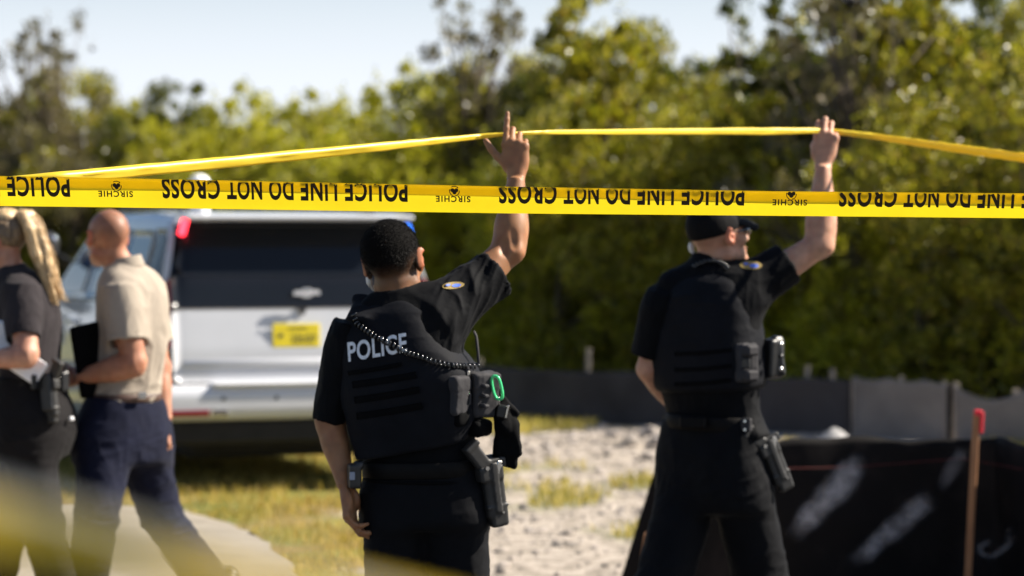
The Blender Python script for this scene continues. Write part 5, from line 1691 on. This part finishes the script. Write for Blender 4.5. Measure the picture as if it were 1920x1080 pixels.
# trousers, belt, gear
wa, wb = P(791, 868, 0), P(797, 985, 0)
a_, b_, r_, st_ = tors([(866, 791, 109), (890, 793, 112), (930, 795, 118), (970, 796, 121), (990, 797, 120)], [.118, .122, .130, .132, .128], 0, .0)
trousers(p1, (a_, b_), hip1, kn1, an1, st_, (.096, .078, .082), m_trouser, 31, refR=RR, h=.006)
belt_ring(p1, "duty_belt", P(791, 893, 0), P(790, 862, 0), RR, .181, .124, m_belt)
belt_ring(p1, "trouser_belt", P(792, 903, 0), P(792, 896, 0), RR, .183, .126, m_web, r=.003)
boots(p1, an1, [(-.1, 1), (.35, 1)], m_boot)
# holster and pistol on the right hip
def holster(Pn, px, py, dy, yaw, k=1.0, tilt=0.0, cant=0.0):
    c = Pn.P(px, py, dy); R = np.array(Matrix.Rotation(-yaw, 3, 'Z') @ Matrix.Rotation(cant, 3, 'X') @ Matrix.Rotation(tilt, 3, 'Y'))
    # local: x outwards, y forwards, z up
    t = lambda x, y, z: c + R @ (np.array([x, y, z]) * k)
    sd = SDF().box(t(0, 0, -.055), np.array([.017, .030, .060]) * k, R, .010 * k)
    sd.box(t(.002, .004, -.110), np.array([.0165, .026, .030]) * k, R, .009 * k, .006)
    sd.box(t(0, -.006, .010), np.array([.021, .036, .022]) * k, R, .008 * k, .006)
    sd.box(t(.020, .0, -.03), np.array([.004, .010, .07]) * k, R, .003)
    sd.box(t(0, .0, -.082), np.array([.0195, .033, .004]) * k, R, .003)
    h = sdf_obj("holster", sd, .0035, m_poly, Pn.root)[0]
    G = R @ np.array(Matrix.Rotation(.55, 3, 'X'))
    g = SDF().box(t(0, -.032, .052), np.array([.0145, .021, .048]) * k, G, .008 * k).box(t(0, -.052, .092), np.array([.0165, .024, .008]) * k, G, .004 * k, .003)
    g.box(t(0, .012, .034), np.array([.0135, .032, .014]) * k, R, .005 * k, .004)
    gun = sdf_obj("pistol", g, .003, m_poly, h)[0]
    MB().box(t(.018, .012, .020), np.array([.004, .007, .022]) * k, R @ np.array(Matrix.Rotation(-.4, 3, 'X')), .002).build("release_lever", m_metal, h)
    MB().tube([t(.017, -.022, .028), t(.025, -.022, .028)], .006 * k, 10).tube([t(.017, .012, -.10), t(.0225, .012, -.10)], .004, 8).build("rivet", m_metal, h)
    sdf_obj("holster_hanger", SDF().box(t(-.022, 0, -.02), np.array([.010, .028, .075]) * k, R, .008), .005, m_polyblk, h)
    return h
holster(p1, 922, 893, -.085, math.radians(62), 1.12, .05, .16)
MB().box(P(880, 866, -.085), (.010, .006, .012), yawR(.7), .003).build("belt_keeper", m_metal, p1.root)
rd = SDF().box(P(664, 893, -.085), (.019, .022, .038), yawR(-.3), .007).box(P(672, 872, -.085), (.014, .016, .012), yawR(-.3), .006, .004)
sdf_obj("belt_radio", rd, .004, m_polyblk, p1.root)
MB().box(P(660, 893, -.11), (.008, .002, .012), yawR(-.3), .001).build("radio_label", m_greydecal, p1.root)
# ================================================================== officer 2: cap and sunglasses, fist round the tape
p2 = Person(10.45, 1340, "officer in a black cap and sunglasses, turned right, raised fist gripping the lifted tape")
P = p2.P
YAW2 = math.radians(36)
R2 = np.array([math.cos(YAW2), -math.sin(YAW2), 0]); F2 = np.array([math.sin(YAW2), math.cos(YAW2), 0])
def tors2(Pn, yaw, Rv, rows, dep, grow=0.0):
    a = Pn.P(rows[0][1], rows[0][0]); b = Pn.P(rows[-1][1], rows[-1][0]); L = np.linalg.norm(b - a); A = nrm(b - a)
    U = nrm(Rv - A * np.dot(Rv, A)); Vv = np.cross(A, U); st = []
    for (py, cx, hw), d in zip(rows, dep):
        c = Pn.P(cx, py) - a; w = Pn.sc(hw)
        w = math.sqrt(max(w * w - (d * math.sin(yaw)) ** 2, (.35 * w) ** 2)) / abs(math.cos(yaw))
        st.append((np.dot(c, A) / L, w + grow, d + grow, np.dot(c, U), np.dot(c, Vv)))
    return a, b, Rv, st
h2C = P(1347, 443, .0); h2R = headframe(math.radians(60), .17, .03)
b2 = SDF(); T2_ = add_head(b2, h2C, h2R, 1.04)
b2.loft(h2C + h2R @ np.array([0, -.02, -.045]), P(1326, 506, 0), R2, [(0, .056, .060), (.5, .057, .062), (1, .070, .070)], 2, .02, .03)
rows2 = [(490, 1325, 40), (512, 1325, 72), (545, 1325, 98), (600, 1325, 101), (650, 1325, 100), (700, 1327, 98), (750, 1334, 90), (785, 1340, 90), (830, 1348, 104)]
dep2 = [.065, .09, .115, .135, .138, .135, .125, .122, .135]
b2.loft(*tors2(p2, YAW2, R2, rows2, dep2, -.024), 2.2, .04, .03)
L2s, L2e, L2w = P(1238, 558, -.01), P(1217, 692, .04), P(1288, 785, .22)
R2s, R2e, R2w = P(1398, 548, -.05), P(1538, 458, -.02), P(1543, 312, .03)
arm_skin(b2, L2s, L2e, L2w, .050, .042, .046, .030)
arm_skin(b2, R2s, R2e, R2w, .058, .047, .056, .032)
b2.cone(P(1325, 565, 0), R2s, .045, .045, .02).cone(P(1325, 575, 0), L2s + np.array([0, 0, -.01]), .045, .028, .02)
b2.ell(R2e + np.array([.012, 0, -.016]), (.026, .026, .022), None, .025)
hw2 = P(1543, 304, .035); y2 = nrm(P(1549, 255, .045) - P(1543, 304, .035))
add_hand(b2, hw2, (-1, .10, 0), y2, (-.06, -1, .10), [(.50, 1.6, 1.3, .03), (.42, 1.65, 1.3, .01), (.62, 1.55, 1.2, -.02), (1.0, 1.4, 1.0, -.05)], [(.25, .80, -.60), (-.25, .85, -.60), (-.6, .6, -.5)], 1.12)
add_hand(b2, P(1290, 788, .225), (-.2, .6, .7), nrm(P(1330, 815, .25) - P(1290, 788, .225)), (-.5, .75, .1), [(.4, .5, .4)] * 4, [(.4, .8, -.3), (.2, .9, -.3), (.1, .9, -.3)], 1.0)
hip2 = [P(1290, 925, .02), P(1392, 925, -.04)]; kn2 = [P(1240, 1110, -.06), P(1434, 1110, .08)]; an2 = [P(1182, 1270, -.05), P(1425, 1270, .22)]
legs_skin(b2, hip2, kn2, an2)
def fade2(c, q, head):
    t = smooth01(q[:, 2] + .004 * (vnoise(q * 300, 4) - .5), -.035, .03) * (q[:, 1] < .02) * head * (np.abs(q[:, 0]) < .0795)
    return c * (1 - t[:, None] * .45) + np.array([.06, .04, .03]) * t[:, None] * .45
sdf_obj("body", b2, .004, m_skin, p2.root, None, skin_color((.47, .26, .175), h2C, h2R, 1.04, fade2), 1)
# cap
cs = SDF().ell(T2_(0, -.014, .040), (.0895, .108, .102), h2R, .01)
cs.box(T2_(0, 0, .10), (.3, .3, .090), h2R @ np.array(Matrix.Rotation(.10, 3, 'X')), .002, .006, 'i')
cs.cone(T2_(0, -.014, .135), T2_(0, -.014, .142), .008, .006, .004)
m_cap = cloth("cap_black", (.0062, .0058, .0060), .75, 420, .2, .05)
cap, V, Q = sdf_obj("cap", cs, .004, m_cap, p2.root, folds(41, h2R[:, 2], .003, 8, 16))
br = []; n_ = 18
for i in range(n_ + 1):
    t = i / n_ * 2 - 1; x = .070 * math.sin(t * 1.35) / math.sin(1.35)
    y0 = .078 - .052 * t * t; y1 = .078 + .078 * math.cos(t * 1.35) ** .7
    for k in range(7):
        f = k / 6; br.append(T2_(x * (1 + .06 * f), y0 + (max(y1, y0) - y0) * f, .034 + .012 * (1 - t * t) - .030 * f * f - .006 * f))
br = np.array(br); up = h2R[:, 2] * .004; i_ = np.arange((n_ + 1) * 7).reshape(n_ + 1, 7); o_ = len(br)
q1 = np.stack([i_[:-1, :-1], i_[1:, :-1], i_[1:, 1:], i_[:-1, 1:]], -1).reshape(-1, 4)
ring = np.concatenate([i_[:-1, 0], i_[-1, :-1], i_[:0:-1, -1], i_[0, :0:-1]])
mesh_np("cap_brim", np.concatenate([br + up, br - up]), np.concatenate([q1, q1[:, ::-1] + o_, np.stack([ring, np.roll(ring, -1), np.roll(ring, -1) + o_, ring + o_], 1)]), m_cap, cap, True)
# sunglasses
m_frame = m_polyblk
gs = SDF()
for s_ in (-1, 1):
    gs.cone(T2_(s_ * .0815, .005, .012), T2_(s_ * .077, .070, .008), .0035, .005, .002)
    gs.ell(T2_(s_ * .034, .104, .003), (.032, .010, .021), h2R @ np.array(Matrix.Rotation(-s_ * .35, 3, 'Z')), .004)
    gs.cone(T2_(s_ * .062, .088, .006), T2_(s_ * .077, .068, .008), .011, .008, .006)
gs.cone(T2_(-.01, .116, .008), T2_(.01, .116, .008), .004, .004, .003)
sdf_obj("sunglasses", gs, .003, m_lens, p2.root)
sdf_obj("earpiece", SDF().ell(P(1296, 464, .03), (.010, .012, .021), h2R).cone(P(1297, 470, .03), P(1306, 484, .03), .006, .005, .006), .003, m_ear, p2.root)
# shirt
s2 = SDF(); s2.loft(*tors2(p2, YAW2, R2, rows2, dep2, -.010), 2.25, .04, .03)
s2.loft(P(1326, 512, 0), P(1332, 482, .01), R2, [(0, .088, .086), (.6, .073, .075), (1, .069, .073)], 2, .006, .02)
s2.cone(P(1262, 535, -.01), P(1395, 525, -.03), .055, .062, .05)
L2c = P(1211, 668, .03); R2c = P(1479, 492, -.03)
bb1 = sleeve(s2, P(1240, 555, -.01), L2c, [(-.08, .052, .062), (.15, .064, .074), (.5, .060, .070), (1, .056, .064)], (1, .2, 0), .88, .035)
bb2 = sleeve(s2, P(1378, 560, -.05), R2c, [(-.1, .094, .085), (.2, .094, .085), (.6, .085, .080), (1, .075, .074)], np.cross(R2e - R2s, (0, 1, 0)), .90, .05)
for bb in (bb1, bb2): s2.loft(*bb, 2.0, .004, .004, 's')
s2.cone(P(1328, 498, 0), P(1336, 468, .01), .061, .063, .004, 's')
fa = folds(51, R2c - R2s, .011, 5, 18); fb_ = folds(52, (.1, 0, 1), .006, 8, 20)
def d2(V, N):
    w = smooth01(V[:, 0], P(1395, 0)[0], P(1440, 0)[0]) * smooth01(V[:, 2], P(0, 640)[2], P(0, 590)[2])
    return (fa(V, N) * w + fb_(V, N) * (1 - w)) * (1 - .8 * np.exp(-(np.linalg.norm(V - P(1332, 484, .01), axis=1) / .09) ** 2))
_, V, Q = sdf_obj("shirt", s2, .005, m_uniform, p2.root, d2)
shirt2 = bvh_of(V, Q)
patch(shirt2, p2, 1408, 497, 21, 8, (m_patch_gold, m_patch_blue), p2.root, .05)
# vest worn under the arm
v2 = SDF()
vr2 = [(508, 1322, 50), (524, 1320, 74), (556, 1320, 93), (610, 1322, 99), (660, 1326, 101), (700, 1330, 100), (732, 1334, 96)]
v2.loft(*tors2(p2, YAW2, R2, vr2, [.075, .105, .136, .150, .155, .153, .147], 0), 2.7, .03, .02)
for (x0, y0, x1, y1) in ((1280, 560, 1290, 516), (1352, 556, 1352, 512)):
    v2.loft(P(x0, y0, -.112), P(x1, y1, .0), R2, [(0, .034, .013), (1, .033, .012)], 4, .008, .02)
v2.cone(P(1326, 505, .0), P(1332, 450, .0), .085, .10, .015, 's')
fvv = folds(53, (1, 0, .1), .004, 6, 18)
vo, V, Q = sdf_obj("vest", v2, .005, m_vest, p2.root, lambda V, N: fvv(V, N))
vest2 = bvh_of(V, Q)
for y in (660, 690, 717): strap(vest2, p2, [(1265, y + 4), (1320, y + 2), (1372, y - 4)], 4, "webbing_strap", m_web, vo, .004)
# coiled cord at the collar
cp = [on_surface(shirt2, p2, x, y, .010) for x, y in ((1300, 500), (1312, 494), (1324, 490), (1336, 489), (1348, 491), (1358, 497), (1366, 505))]
cp = [c if c is not None else P(1330, 492, -.09) for c in cp]
coil(p2, cp, m_cord, "microphone_cord", .0078, .0036, .0150)
# side pouches, radio
Rz = yawR(math.radians(62))
pc_ = on_surface(vest2, p2, 1398, 680, -.004)
pc_ = P(1398, 680, -.17) if pc_ is None else pc_
pa = pouch(p2, pc_, (.030, .040, .070), Rz, "pouch", m_pouch, p2.root, False, 61)
for z_, m_ in ((.045, m_pouch), (-.045, m_pouch)): MB().box(pc_ + np.array([0, -.020, z_]), (.044, .028, .019), yawR(math.radians(52)), .008).build("elastic_band", m_, pa)
MB().box(pc_ + np.array([-.006, -.038, .0]), (.024, .008, .020), yawR(math.radians(45)), .005).build("magazine", m_polyblk, pa)
pb = SDF().box(P(1449, 672, -.06), (.028, .036, .072), yawR(math.radians(50), .06), .012).box(P(1456, 640, -.06), (.016, .022, .02), yawR(.8, .06), .008, .008).cone(P(1462, 650, -.07), P(1468, 700, -.07), .010, .012, .01)
rad = sdf_obj("chest_radio", pb, .0045, m_polyblk, p2.root)[0]
for py in (645, 668, 692): MB().tube([P(1463, py, -.10), P(1466, py, -.11)], .008, 10).build("radio_knob", m_metal if py != 668 else m_polyblk, rad, True)
# trousers, belt, holster
a_, b_, r_, st_ = tors2(p2, YAW2, R2, [(780, 1338, 89), (810, 1336, 93), (850, 1334, 98), (890, 1336, 102), (930, 1338, 102), (960, 1340, 96)], [.122, .128, .138, .142, .138, .125], 0)
trousers(p2, (a_, b_), hip2, kn2, an2, st_, (.106, .098, .092), m_trouser, 71, refR=R2, h=.0065, amp=.008)
belt_ring(p2, "duty_belt", P(1337, 806, 0), P(1338, 778, 0), R2, .178, .132, m_belt)
MB().box(P(1300, 792, -.135), (.05, .014, .022), yawR(math.radians(20)), .006).build("handcuff_case", m_belt, p2.root)
bp_ = MB().box(P(1400, 797, -.165), (.022, .010, .024), yawR(math.radians(45)), .004).build("belt_pouch", m_pouch, p2.root)
for py in (790, 806): MB().tube([P(1397, py, -.175), P(1397, py, -.182)], .005, 10).build("snap", m_metal, bp_)
holster(p2, 1445, 845, -.10, math.radians(66), 1.15, .02, .42)
boots(p2, an2, [(-.3, 1), (.6, .8)], m_boot)

# ================================================================== bald man in a tan polo
p3_ = Person(11.85, 240, "bald man in a tan polo shirt and navy trousers walking left with a black folder")
P = p3_.P
Y3 = math.radians(-46); R3 = np.array([math.cos(Y3), -math.sin(Y3), 0]); F3 = np.array([math.sin(Y3), math.cos(Y3), 0])
h3C = P(202, 446, 0); h3R = headframe(math.radians(-34), .02, -.02)
b3 = SDF(); T3_ = add_head(b3, h3C, h3R, 1.02)
b3.loft(h3C + h3R @ np.array([0, -.022, -.045]), P(232, 512, .0), R3, [(0, .056, .062), (.5, .058, .064), (1, .070, .070)], 2, .02, .03)
rows3 = [(492, 234, 30), (512, 240, 46), (545, 246, 60), (590, 248, 64), (640, 247, 63), (690, 242, 62), (730, 234, 62), (760, 232, 66)]
dep3 = [.06, .085, .115, .13, .13, .128, .13, .135]
def tors3(rows, dep, grow=0): return tors2(p3_, Y3, R3, rows, dep, grow)
b3.loft(*tors3(rows3, dep3, -.025), 2.2, .04, .03)
L3s, L3e, L3w = P(226, 552, -.14), P(252, 683, -.16), P(146, 708, -.10)
R3s, R3e, R3w = P(282, 552, .12), P(299, 690, .14), P(307, 790, .06)
arm_skin(b3, L3s, L3e, L3w, .056, .050, .054, .033)
arm_skin(b3, R3s, R3e, R3w, .052, .044, .046, .030)
b3.cone(P(245, 575, 0), R3s + np.array([0, 0, -.02]), .045, .028, .02).cone(P(245, 575, 0), L3s + np.array([0, 0, -.02]), .045, .028, .02)
add_hand(b3, P(142, 709, -.098), (.0, .3, .95), nrm(P(112, 706, -.07) - P(142, 709, -.098)), (-.2, -.95, .2), [(.25, .45, .3), (.3, .5, .3), (.35, .55, .3), (.4, .6, .3)], [(.55, .75, -.3), (.25, .9, -.35), (.1, .9, -.4)], 1.04)
add_hand(b3, P(308, 796, .055), (-.25, .95, .1), nrm(P(316, 855, .03) - P(308, 796, .055)), (.95, .2, 0), [(.4, .5, .4), (.45, .55, .4), (.5, .6, .4), (.6, .6, .4)], [(.4, .85, -.3), (.15, .95, -.3), (.05, .95, -.3)], 1.04)
hip3 = [P(200, 812, -.06), P(258, 812, .06)]; kn3 = [P(178, 985, -.22), P(302, 975, .16)]; an3 = [P(150, 1165, -.16), P(425, 1140, .32)]
legs_skin(b3, hip3, kn3, an3)
def fade3(c, q, head):
    t = head * smooth01(q[:, 2], -.02, .03) * (q[:, 1] < .05)
    st = head * smooth01(q[:, 2], -.03, .03) * (q[:, 1] < .045 - .3 * np.clip(q[:, 2] - .06, 0, 1)) * (np.abs(q[:, 0]) < .0795)
    return c * (1 - .42 * st[:, None]) + np.array([.03, .018, .012]) * st[:, None]
sdf_obj("body", b3, .0045, m_skin, p3_.root, None, skin_color((.36, .175, .11), h3C, h3R, 1.02, fade3), 1)
s3 = SDF(); s3.loft(*tors3(rows3, dep3, 0.0), 2.2, .03, .03)
s3.loft(P(234, 512, 0), P(230, 484, .0), R3, [(0, .085, .084), (.6, .072, .076), (1, .068, .073)], 2, .006, .02)
s3.cone(P(228, 540, -.10), P(272, 536, .10), .060, .060, .05)
L3c = P(238, 640, -.15); R3c = P(294, 640, .13)
c1 = sleeve(s3, P(228, 548, -.12), L3c, [(-.1, .062, .066), (.15, .076, .076), (.6, .084, .080), (1, .089, .080)], R3, .90, .04)
c2 = sleeve(s3, P(280, 548, .11), R3c, [(-.1, .060, .062), (.15, .064, .066), (1, .068, .068)], R3, .90, .035)
for bb in (c1, c2): s3.loft(*bb, 2.0, .004, .004, 's')
s3.cone(P(233, 500, 0), P(229, 466, 0), .061, .064, .004, 's')
fa3 = folds(81, (.35, 0, 1), .010, 6, 15); fb3 = folds(82, (1, 0, .4), .012, 6, 20)
def d3(V, N):
    low = smooth01(-V[:, 2], -P(0, 660)[2], -P(0, 730)[2])
    return (fa3(V, N) + fb3(V, N) * low) * (1 - .8 * np.exp(-(np.linalg.norm(V - P(231, 488), axis=1) / .09) ** 2))
sdf_obj("polo_shirt", s3, .0055, m_tan, p3_.root, d3)
cz = SDF().loft(P(236, 506, .0), P(231, 482, .0), R3, [(0, .082, .084), (1, .072, .078)], 2, .004).loft(P(236, 512, 0), P(230, 470, 0), R3, [(0, .076, .078), (1, .066, .072)], 2, .004, .002, 's')
sdf_obj("collar", cz, .0035, m_tan, p3_.root)
a_, b_, r_, st_ = tors3([(740, 233, 66), (765, 232, 74), (800, 230, 84), (840, 230, 88), (870, 230, 84)], [.128, .138, .150, .150, .140])
trousers(p3_, (a_, b_), hip3, kn3, an3, st_, (.106, .082, .086), m_navy, 91, refR=R3, h=.007, amp=.010)
belt_ring(p3_, "belt", P(233, 752, 0), P(233, 737, 0), R3, .152, .134, m_brown_leather)
MB().box(P(266, 742, -.13), (.018, .006, .014), yawR(-.6), .002).build("belt_clip", m_metal, p3_.root)
boots(p3_, an3, [(-.8, .6), (-.6, .6)], m_boot, "shoe")
fo = empty("folder", tuple(p3_.o + P(200, 672, -.040)), "black zipped folder tucked under the bald man's forearm", "folder")
Rf = yawR(math.radians(-40), -.18)
fsd = SDF().box((0, 0, .01), (.150, .022, .150), Rf, .010).box((0, -.004, .01), (.152, .010, .152), Rf, .004, .002)
sdf_obj("cover", fsd, .006, m_web, fo)
MB().box((-.01, -.03, -.02), (.006, .003, .03), Rf, .002).build("zip_pull", m_metal, fo)

# ================================================================== woman with a blonde ponytail
p4_ = Person(11.6, 45, "woman with a blonde ponytail in a black polo walking left at the picture's edge")
P = p4_.P
Y4 = math.radians(-72); R4 = np.array([math.cos(Y4), -math.sin(Y4), 0]); F4 = np.array([math.sin(Y4), math.cos(Y4), 0])
h4C = P(2, 452, 0); h4R = headframe(math.radians(-82), -.10, -.03)
b4 = SDF(); T4_ = add_head(b4, h4C, h4R, .96, True)
b4.loft(h4C + h4R @ np.array([0, -.02, -.045]), P(24, 522, 0), R4, [(0, .048, .050), (.5, .047, .050), (1, .056, .058)], 2, .02, .03)
rows4 = [(502, 24, 26), (525, 34, 44), (560, 44, 56), (610, 52, 56), (660, 54, 52), (700, 54, 50), (740, 56, 58)]
dep4 = [.05, .075, .10, .11, .105, .10, .11]
def tors4(rows, dep, grow=0):
    a = p4_.P(rows[0][1], rows[0][0]); b = p4_.P(rows[-1][1], rows[-1][0]); L = np.linalg.norm(b - a); A = nrm(b - a)
    U = nrm(R4 - A * np.dot(R4, A)); Vv = np.cross(A, U); st = []
    for (py, cx, hw), d in zip(rows, dep):
        c = p4_.P(cx, py) - a; st.append((np.dot(c, A) / L, d * 1.45 + grow, p4_.sc(hw) + grow, np.dot(c, U), np.dot(c, Vv)))
    return a, b, R4, st
b4.loft(*tors4(rows4, dep4, -.02), 2.2, .04, .03)
L4s, L4e, L4w = P(40, 556, -.15), P(50, 668, -.235), P(-38, 676, -.225)
arm_skin(b4, L4s, L4e, L4w, .045, .046, .044, .027)
R4s, R4e, R4w = P(40, 556, .15), P(50, 668, .16), P(-40, 660, .05)
arm_skin(b4, R4s, R4e, R4w, .042, .038, .038, .025)
b4.cone(P(42, 575, 0), R4s + np.array([0, 0, -.02]), .040, .025, .02).cone(P(42, 575, 0), L4s + np.array([0, 0, -.02]), .040, .025, .02)
for w_, e_ in ((L4w, L4e), (R4w, R4e)):
    dd = nrm(w_ - e_); add_hand(b4, w_ + dd * .008, (0, .3, 1), dd, (0, -1, .2), [(.4, .6, .4)] * 4, [(.5, .8, -.3), (.2, .9, -.3), (.1, .9, -.3)], .92)
hip4 = [P(45, 800, -.07), P(70, 800, .07)]; kn4 = [P(80, 990, -.08), P(15, 990, .05)]; an4 = [P(125, 1170, -.05), P(-35, 1180, .05)]
legs_skin(b4, hip4, kn4, an4)
hairline = np.array([.20, .13, .06])
sdf_obj("body", b4, .0045, m_skin, p4_.root, None, skin_color((.43, .225, .155), h4C, h4R, .96), 1)
# hair: cap of hair drawn back, tie, ponytail
def hair_mat(name, stops):
    t = NT(name); mp = t.n('Mapping'); tc = t.n('TexCoord'); t.l(tc.outputs['Object'], mp.inputs[0]); mp.inputs['Scale'].default_value = (60, 60, 9)
    n = t.noise(1.6, 5, .6, vec=mp.outputs[0]); t.set(Base_Color=t.ramp(n, stops), Roughness=.42); t.bump(n, .7, .006); return t.m
m_blonde = hair_mat("hair_blonde", [(.3, (.20, .11, .045)), (.5, (.56, .38, .19)), (.72, (.74, .55, .32))])
m_darkblonde = hair_mat("hair_dark_blonde", [(.3, (.05, .031, .017)), (.55, (.17, .11, .058)), (.8, (.42, .29, .16))])
hs4 = SDF().ell(T4_(0, -.014, .036), (.084, .100, .090), h4R)
hs4.box(T4_(0, -.11, .09), (.2, .15, .125), h4R @ np.array(Matrix.Rotation(.42, 3, 'X')), .002, .01, 'i')
h4o = sdf_obj("hair", hs4, .004, m_darkblonde, p4_.root, folds(95, h4R[:, 1], .006, 5, 60))[0]
pony = [P(36, 412, -.01), P(50, 402, -.02), P(64, 424, -.03), P(76, 462, -.03), P(88, 500, -.03), (P(98, 535, -.03)), P(106, 566, -.03)]
ps = SDF(); pr = [.022, .031, .036, .036, .033, .026, .010]
for sidx in range(9):
    r_s = np.random.default_rng(200 + sidx); ph = r_s.uniform(0, 6.28); oa = r_s.uniform(0, 6.28)
    tt_ = np.linspace(0, 1, 12); C_ = np.stack([np.interp(tt_ * 6, range(7), np.array(pony)[:, i]) for i in range(3)], 1)
    sp = np.interp(tt_ * 6, range(7), [.010, .018, .027, .028, .027, .024, .022])
    wv = .011 * np.sin(tt_ * 9 + ph)
    C_ = C_ + np.stack([(sp * math.cos(oa) + wv), (sp * math.sin(oa)), 0 * sp + .03 * r_s.uniform(-.5, .5) * tt_], 1)
    ps.path(list(C_), list(np.interp(tt_, [0, .15, .6, 1], [.014, .017, .015, .004])), .007)
ps.path([P(42, 404, -.05), P(56, 430, -.065), P(70, 480, -.065), P(84, 520, -.055)], [.016, .020, .018, .010], .01)
fpz = folds(97, pony[-1] - pony[2], .010, 4, 50)
pt_ = sdf_obj("ponytail", ps, .0045, m_blonde, h4o, fpz)[0]
sm = MB(); r_s = np.random.default_rng(77)
for k in range(70):
    tt_ = np.linspace(0, r_s.uniform(.7, 1.08), 14); C_ = np.stack([np.interp(tt_ * 6, range(7), np.array(pony)[:, i]) for i in range(3)], 1)
    oa = r_s.uniform(0, 6.28); sp = r_s.uniform(.022, .046) * np.interp(tt_, [0, .2, 1], [.5, 1, 1.0])
    C_ = C_ + np.stack([sp * math.cos(oa) + .008 * np.sin(tt_ * r_s.uniform(6, 14) + oa), sp * math.sin(oa), 0 * sp - .03 * np.maximum(tt_ - 1, 0)], 1)
    sm.tube(C_, .0012, 4)
sm.build("loose_strands", m_blonde, pt_, True)
sdf_obj("top_hair", SDF().ell(T4_(0, .030, .088), (.072, .060, .042), h4R, .02).ell(T4_(0, -.03, .095), (.066, .06, .040), h4R, .02), .0045, m_blonde, h4o, folds(98, h4R[:, 1], .007, 5, 55))
sdf_obj("hair_tie", SDF().cone(P(33, 414, -.012), P(41, 408, -.012), .030, .030), .004, m_web, h4o)
MB().tube([T4_(-.086, .004, -.030), T4_(-.088, .004, -.036)], .005, 8).build("earring", m_metal, p4_.root, True)
s4 = SDF(); s4.loft(*tors4(rows4, dep4, .004), 2.2, .03, .03)
s4.loft(P(26, 524, 0), P(19, 500, 0), R4, [(0, .072, .074), (1, .056, .060)], 2, .006, .02)
s4.cone(P(36, 546, -.11), P(36, 546, .11), .055, .055, .05)
L4c = P(44, 634, -.205)
c1 = sleeve(s4, P(42, 550, -.13), L4c, [(-.1, .052, .056), (.2, .062, .070), (1, .064, .070)], R4, .9, .04)
c2 = sleeve(s4, P(42, 550, .13), P(44, 634, .155), [(-.1, .05, .052), (1, .058, .062)], R4, .9, .04)
for bb in (c1, c2): s4.loft(*bb, 2.0, .004, .004, 's')
sdf_obj("polo_shirt", s4, .0055, m_polo_black, p4_.root, folds(101, (.2, 0, 1), .009, 6, 16))
a_, b_, r_, st_ = tors4([(704, 54, 50), (740, 57, 62), (785, 60, 76), (820, 58, 76), (860, 56, 66)], [.115, .125, .135, .135, .12])
trousers(p4_, (a_, b_), hip4, kn4, an4, st_, (.106, .078, .075), m_pants_black, 103, refR=R4, h=.007, amp=.008)
belt_ring(p4_, "belt", P(55, 722, 0), P(54, 704, 0), R4, .166, .118, m_belt)
holster(p4_, 92, 726, -.15, math.radians(-60), 1.05, .0, -.1)
MB().box(P(66, 716, -.17), (.020, .012, .03), yawR(-.9), .005).build("belt_pouch", m_polyblk, p4_.root)
sdf_obj("radio", SDF().box(P(118, 716, -.08), (.02, .018, .042), yawR(-.8), .008).cone(P(122, 700, -.08), P(124, 680, -.08), .006, .005, .004), .004, m_polyblk, p4_.root)
MB().box(P(133, 785, -.08), (.010, .008, .008), yawR(-.8), .003).build("pocket_tag", m_paper, p4_.root)
boots(p4_, an4, [(-.9, .3), (-.9, .3)], m_boot, "shoe")
def sheet(name, c, R, w, h, label, bend=.01):
    V = []; n = 8
    for th in (0, .0015):
        for i in range(n + 1):
            for j in range(n + 1):
                u, v = i / n - .5, j / n - .5
                V.append(np.array(c) * 0 + R @ np.array([u * w, th + bend * math.sin(3 * u + 2 * v), v * h]))
    i_ = np.arange((n + 1) ** 2).reshape(n + 1, n + 1); q = np.stack([i_[:-1, :-1], i_[1:, :-1], i_[1:, 1:], i_[:-1, 1:]], -1).reshape(-1, 4); o_ = (n + 1) ** 2
    ring = np.concatenate([i_[:-1, 0], i_[-1, :-1], i_[:0:-1, -1], i_[0, :0:-1]])
    o = mesh_np(name, np.array(V), np.concatenate([q, q[:, ::-1] + o_, np.stack([np.roll(ring, -1), ring, ring + o_, np.roll(ring, -1) + o_], 1)]), m_paper, None, True)
    o.location = c; return tag(o, label, 'paper')
sheet("paper_sheet", tuple(p4_.o + P(-6, 638, -.185)), yawR(.05, .35), .11, .16, "white paper sheet held upright against the blonde woman's chest")
sheet("paper_sheet", tuple(p4_.o + P(48, 684, -.185)), yawR(.05, .6), .15, .10, "white folded papers poking out under the blonde woman's forearm")
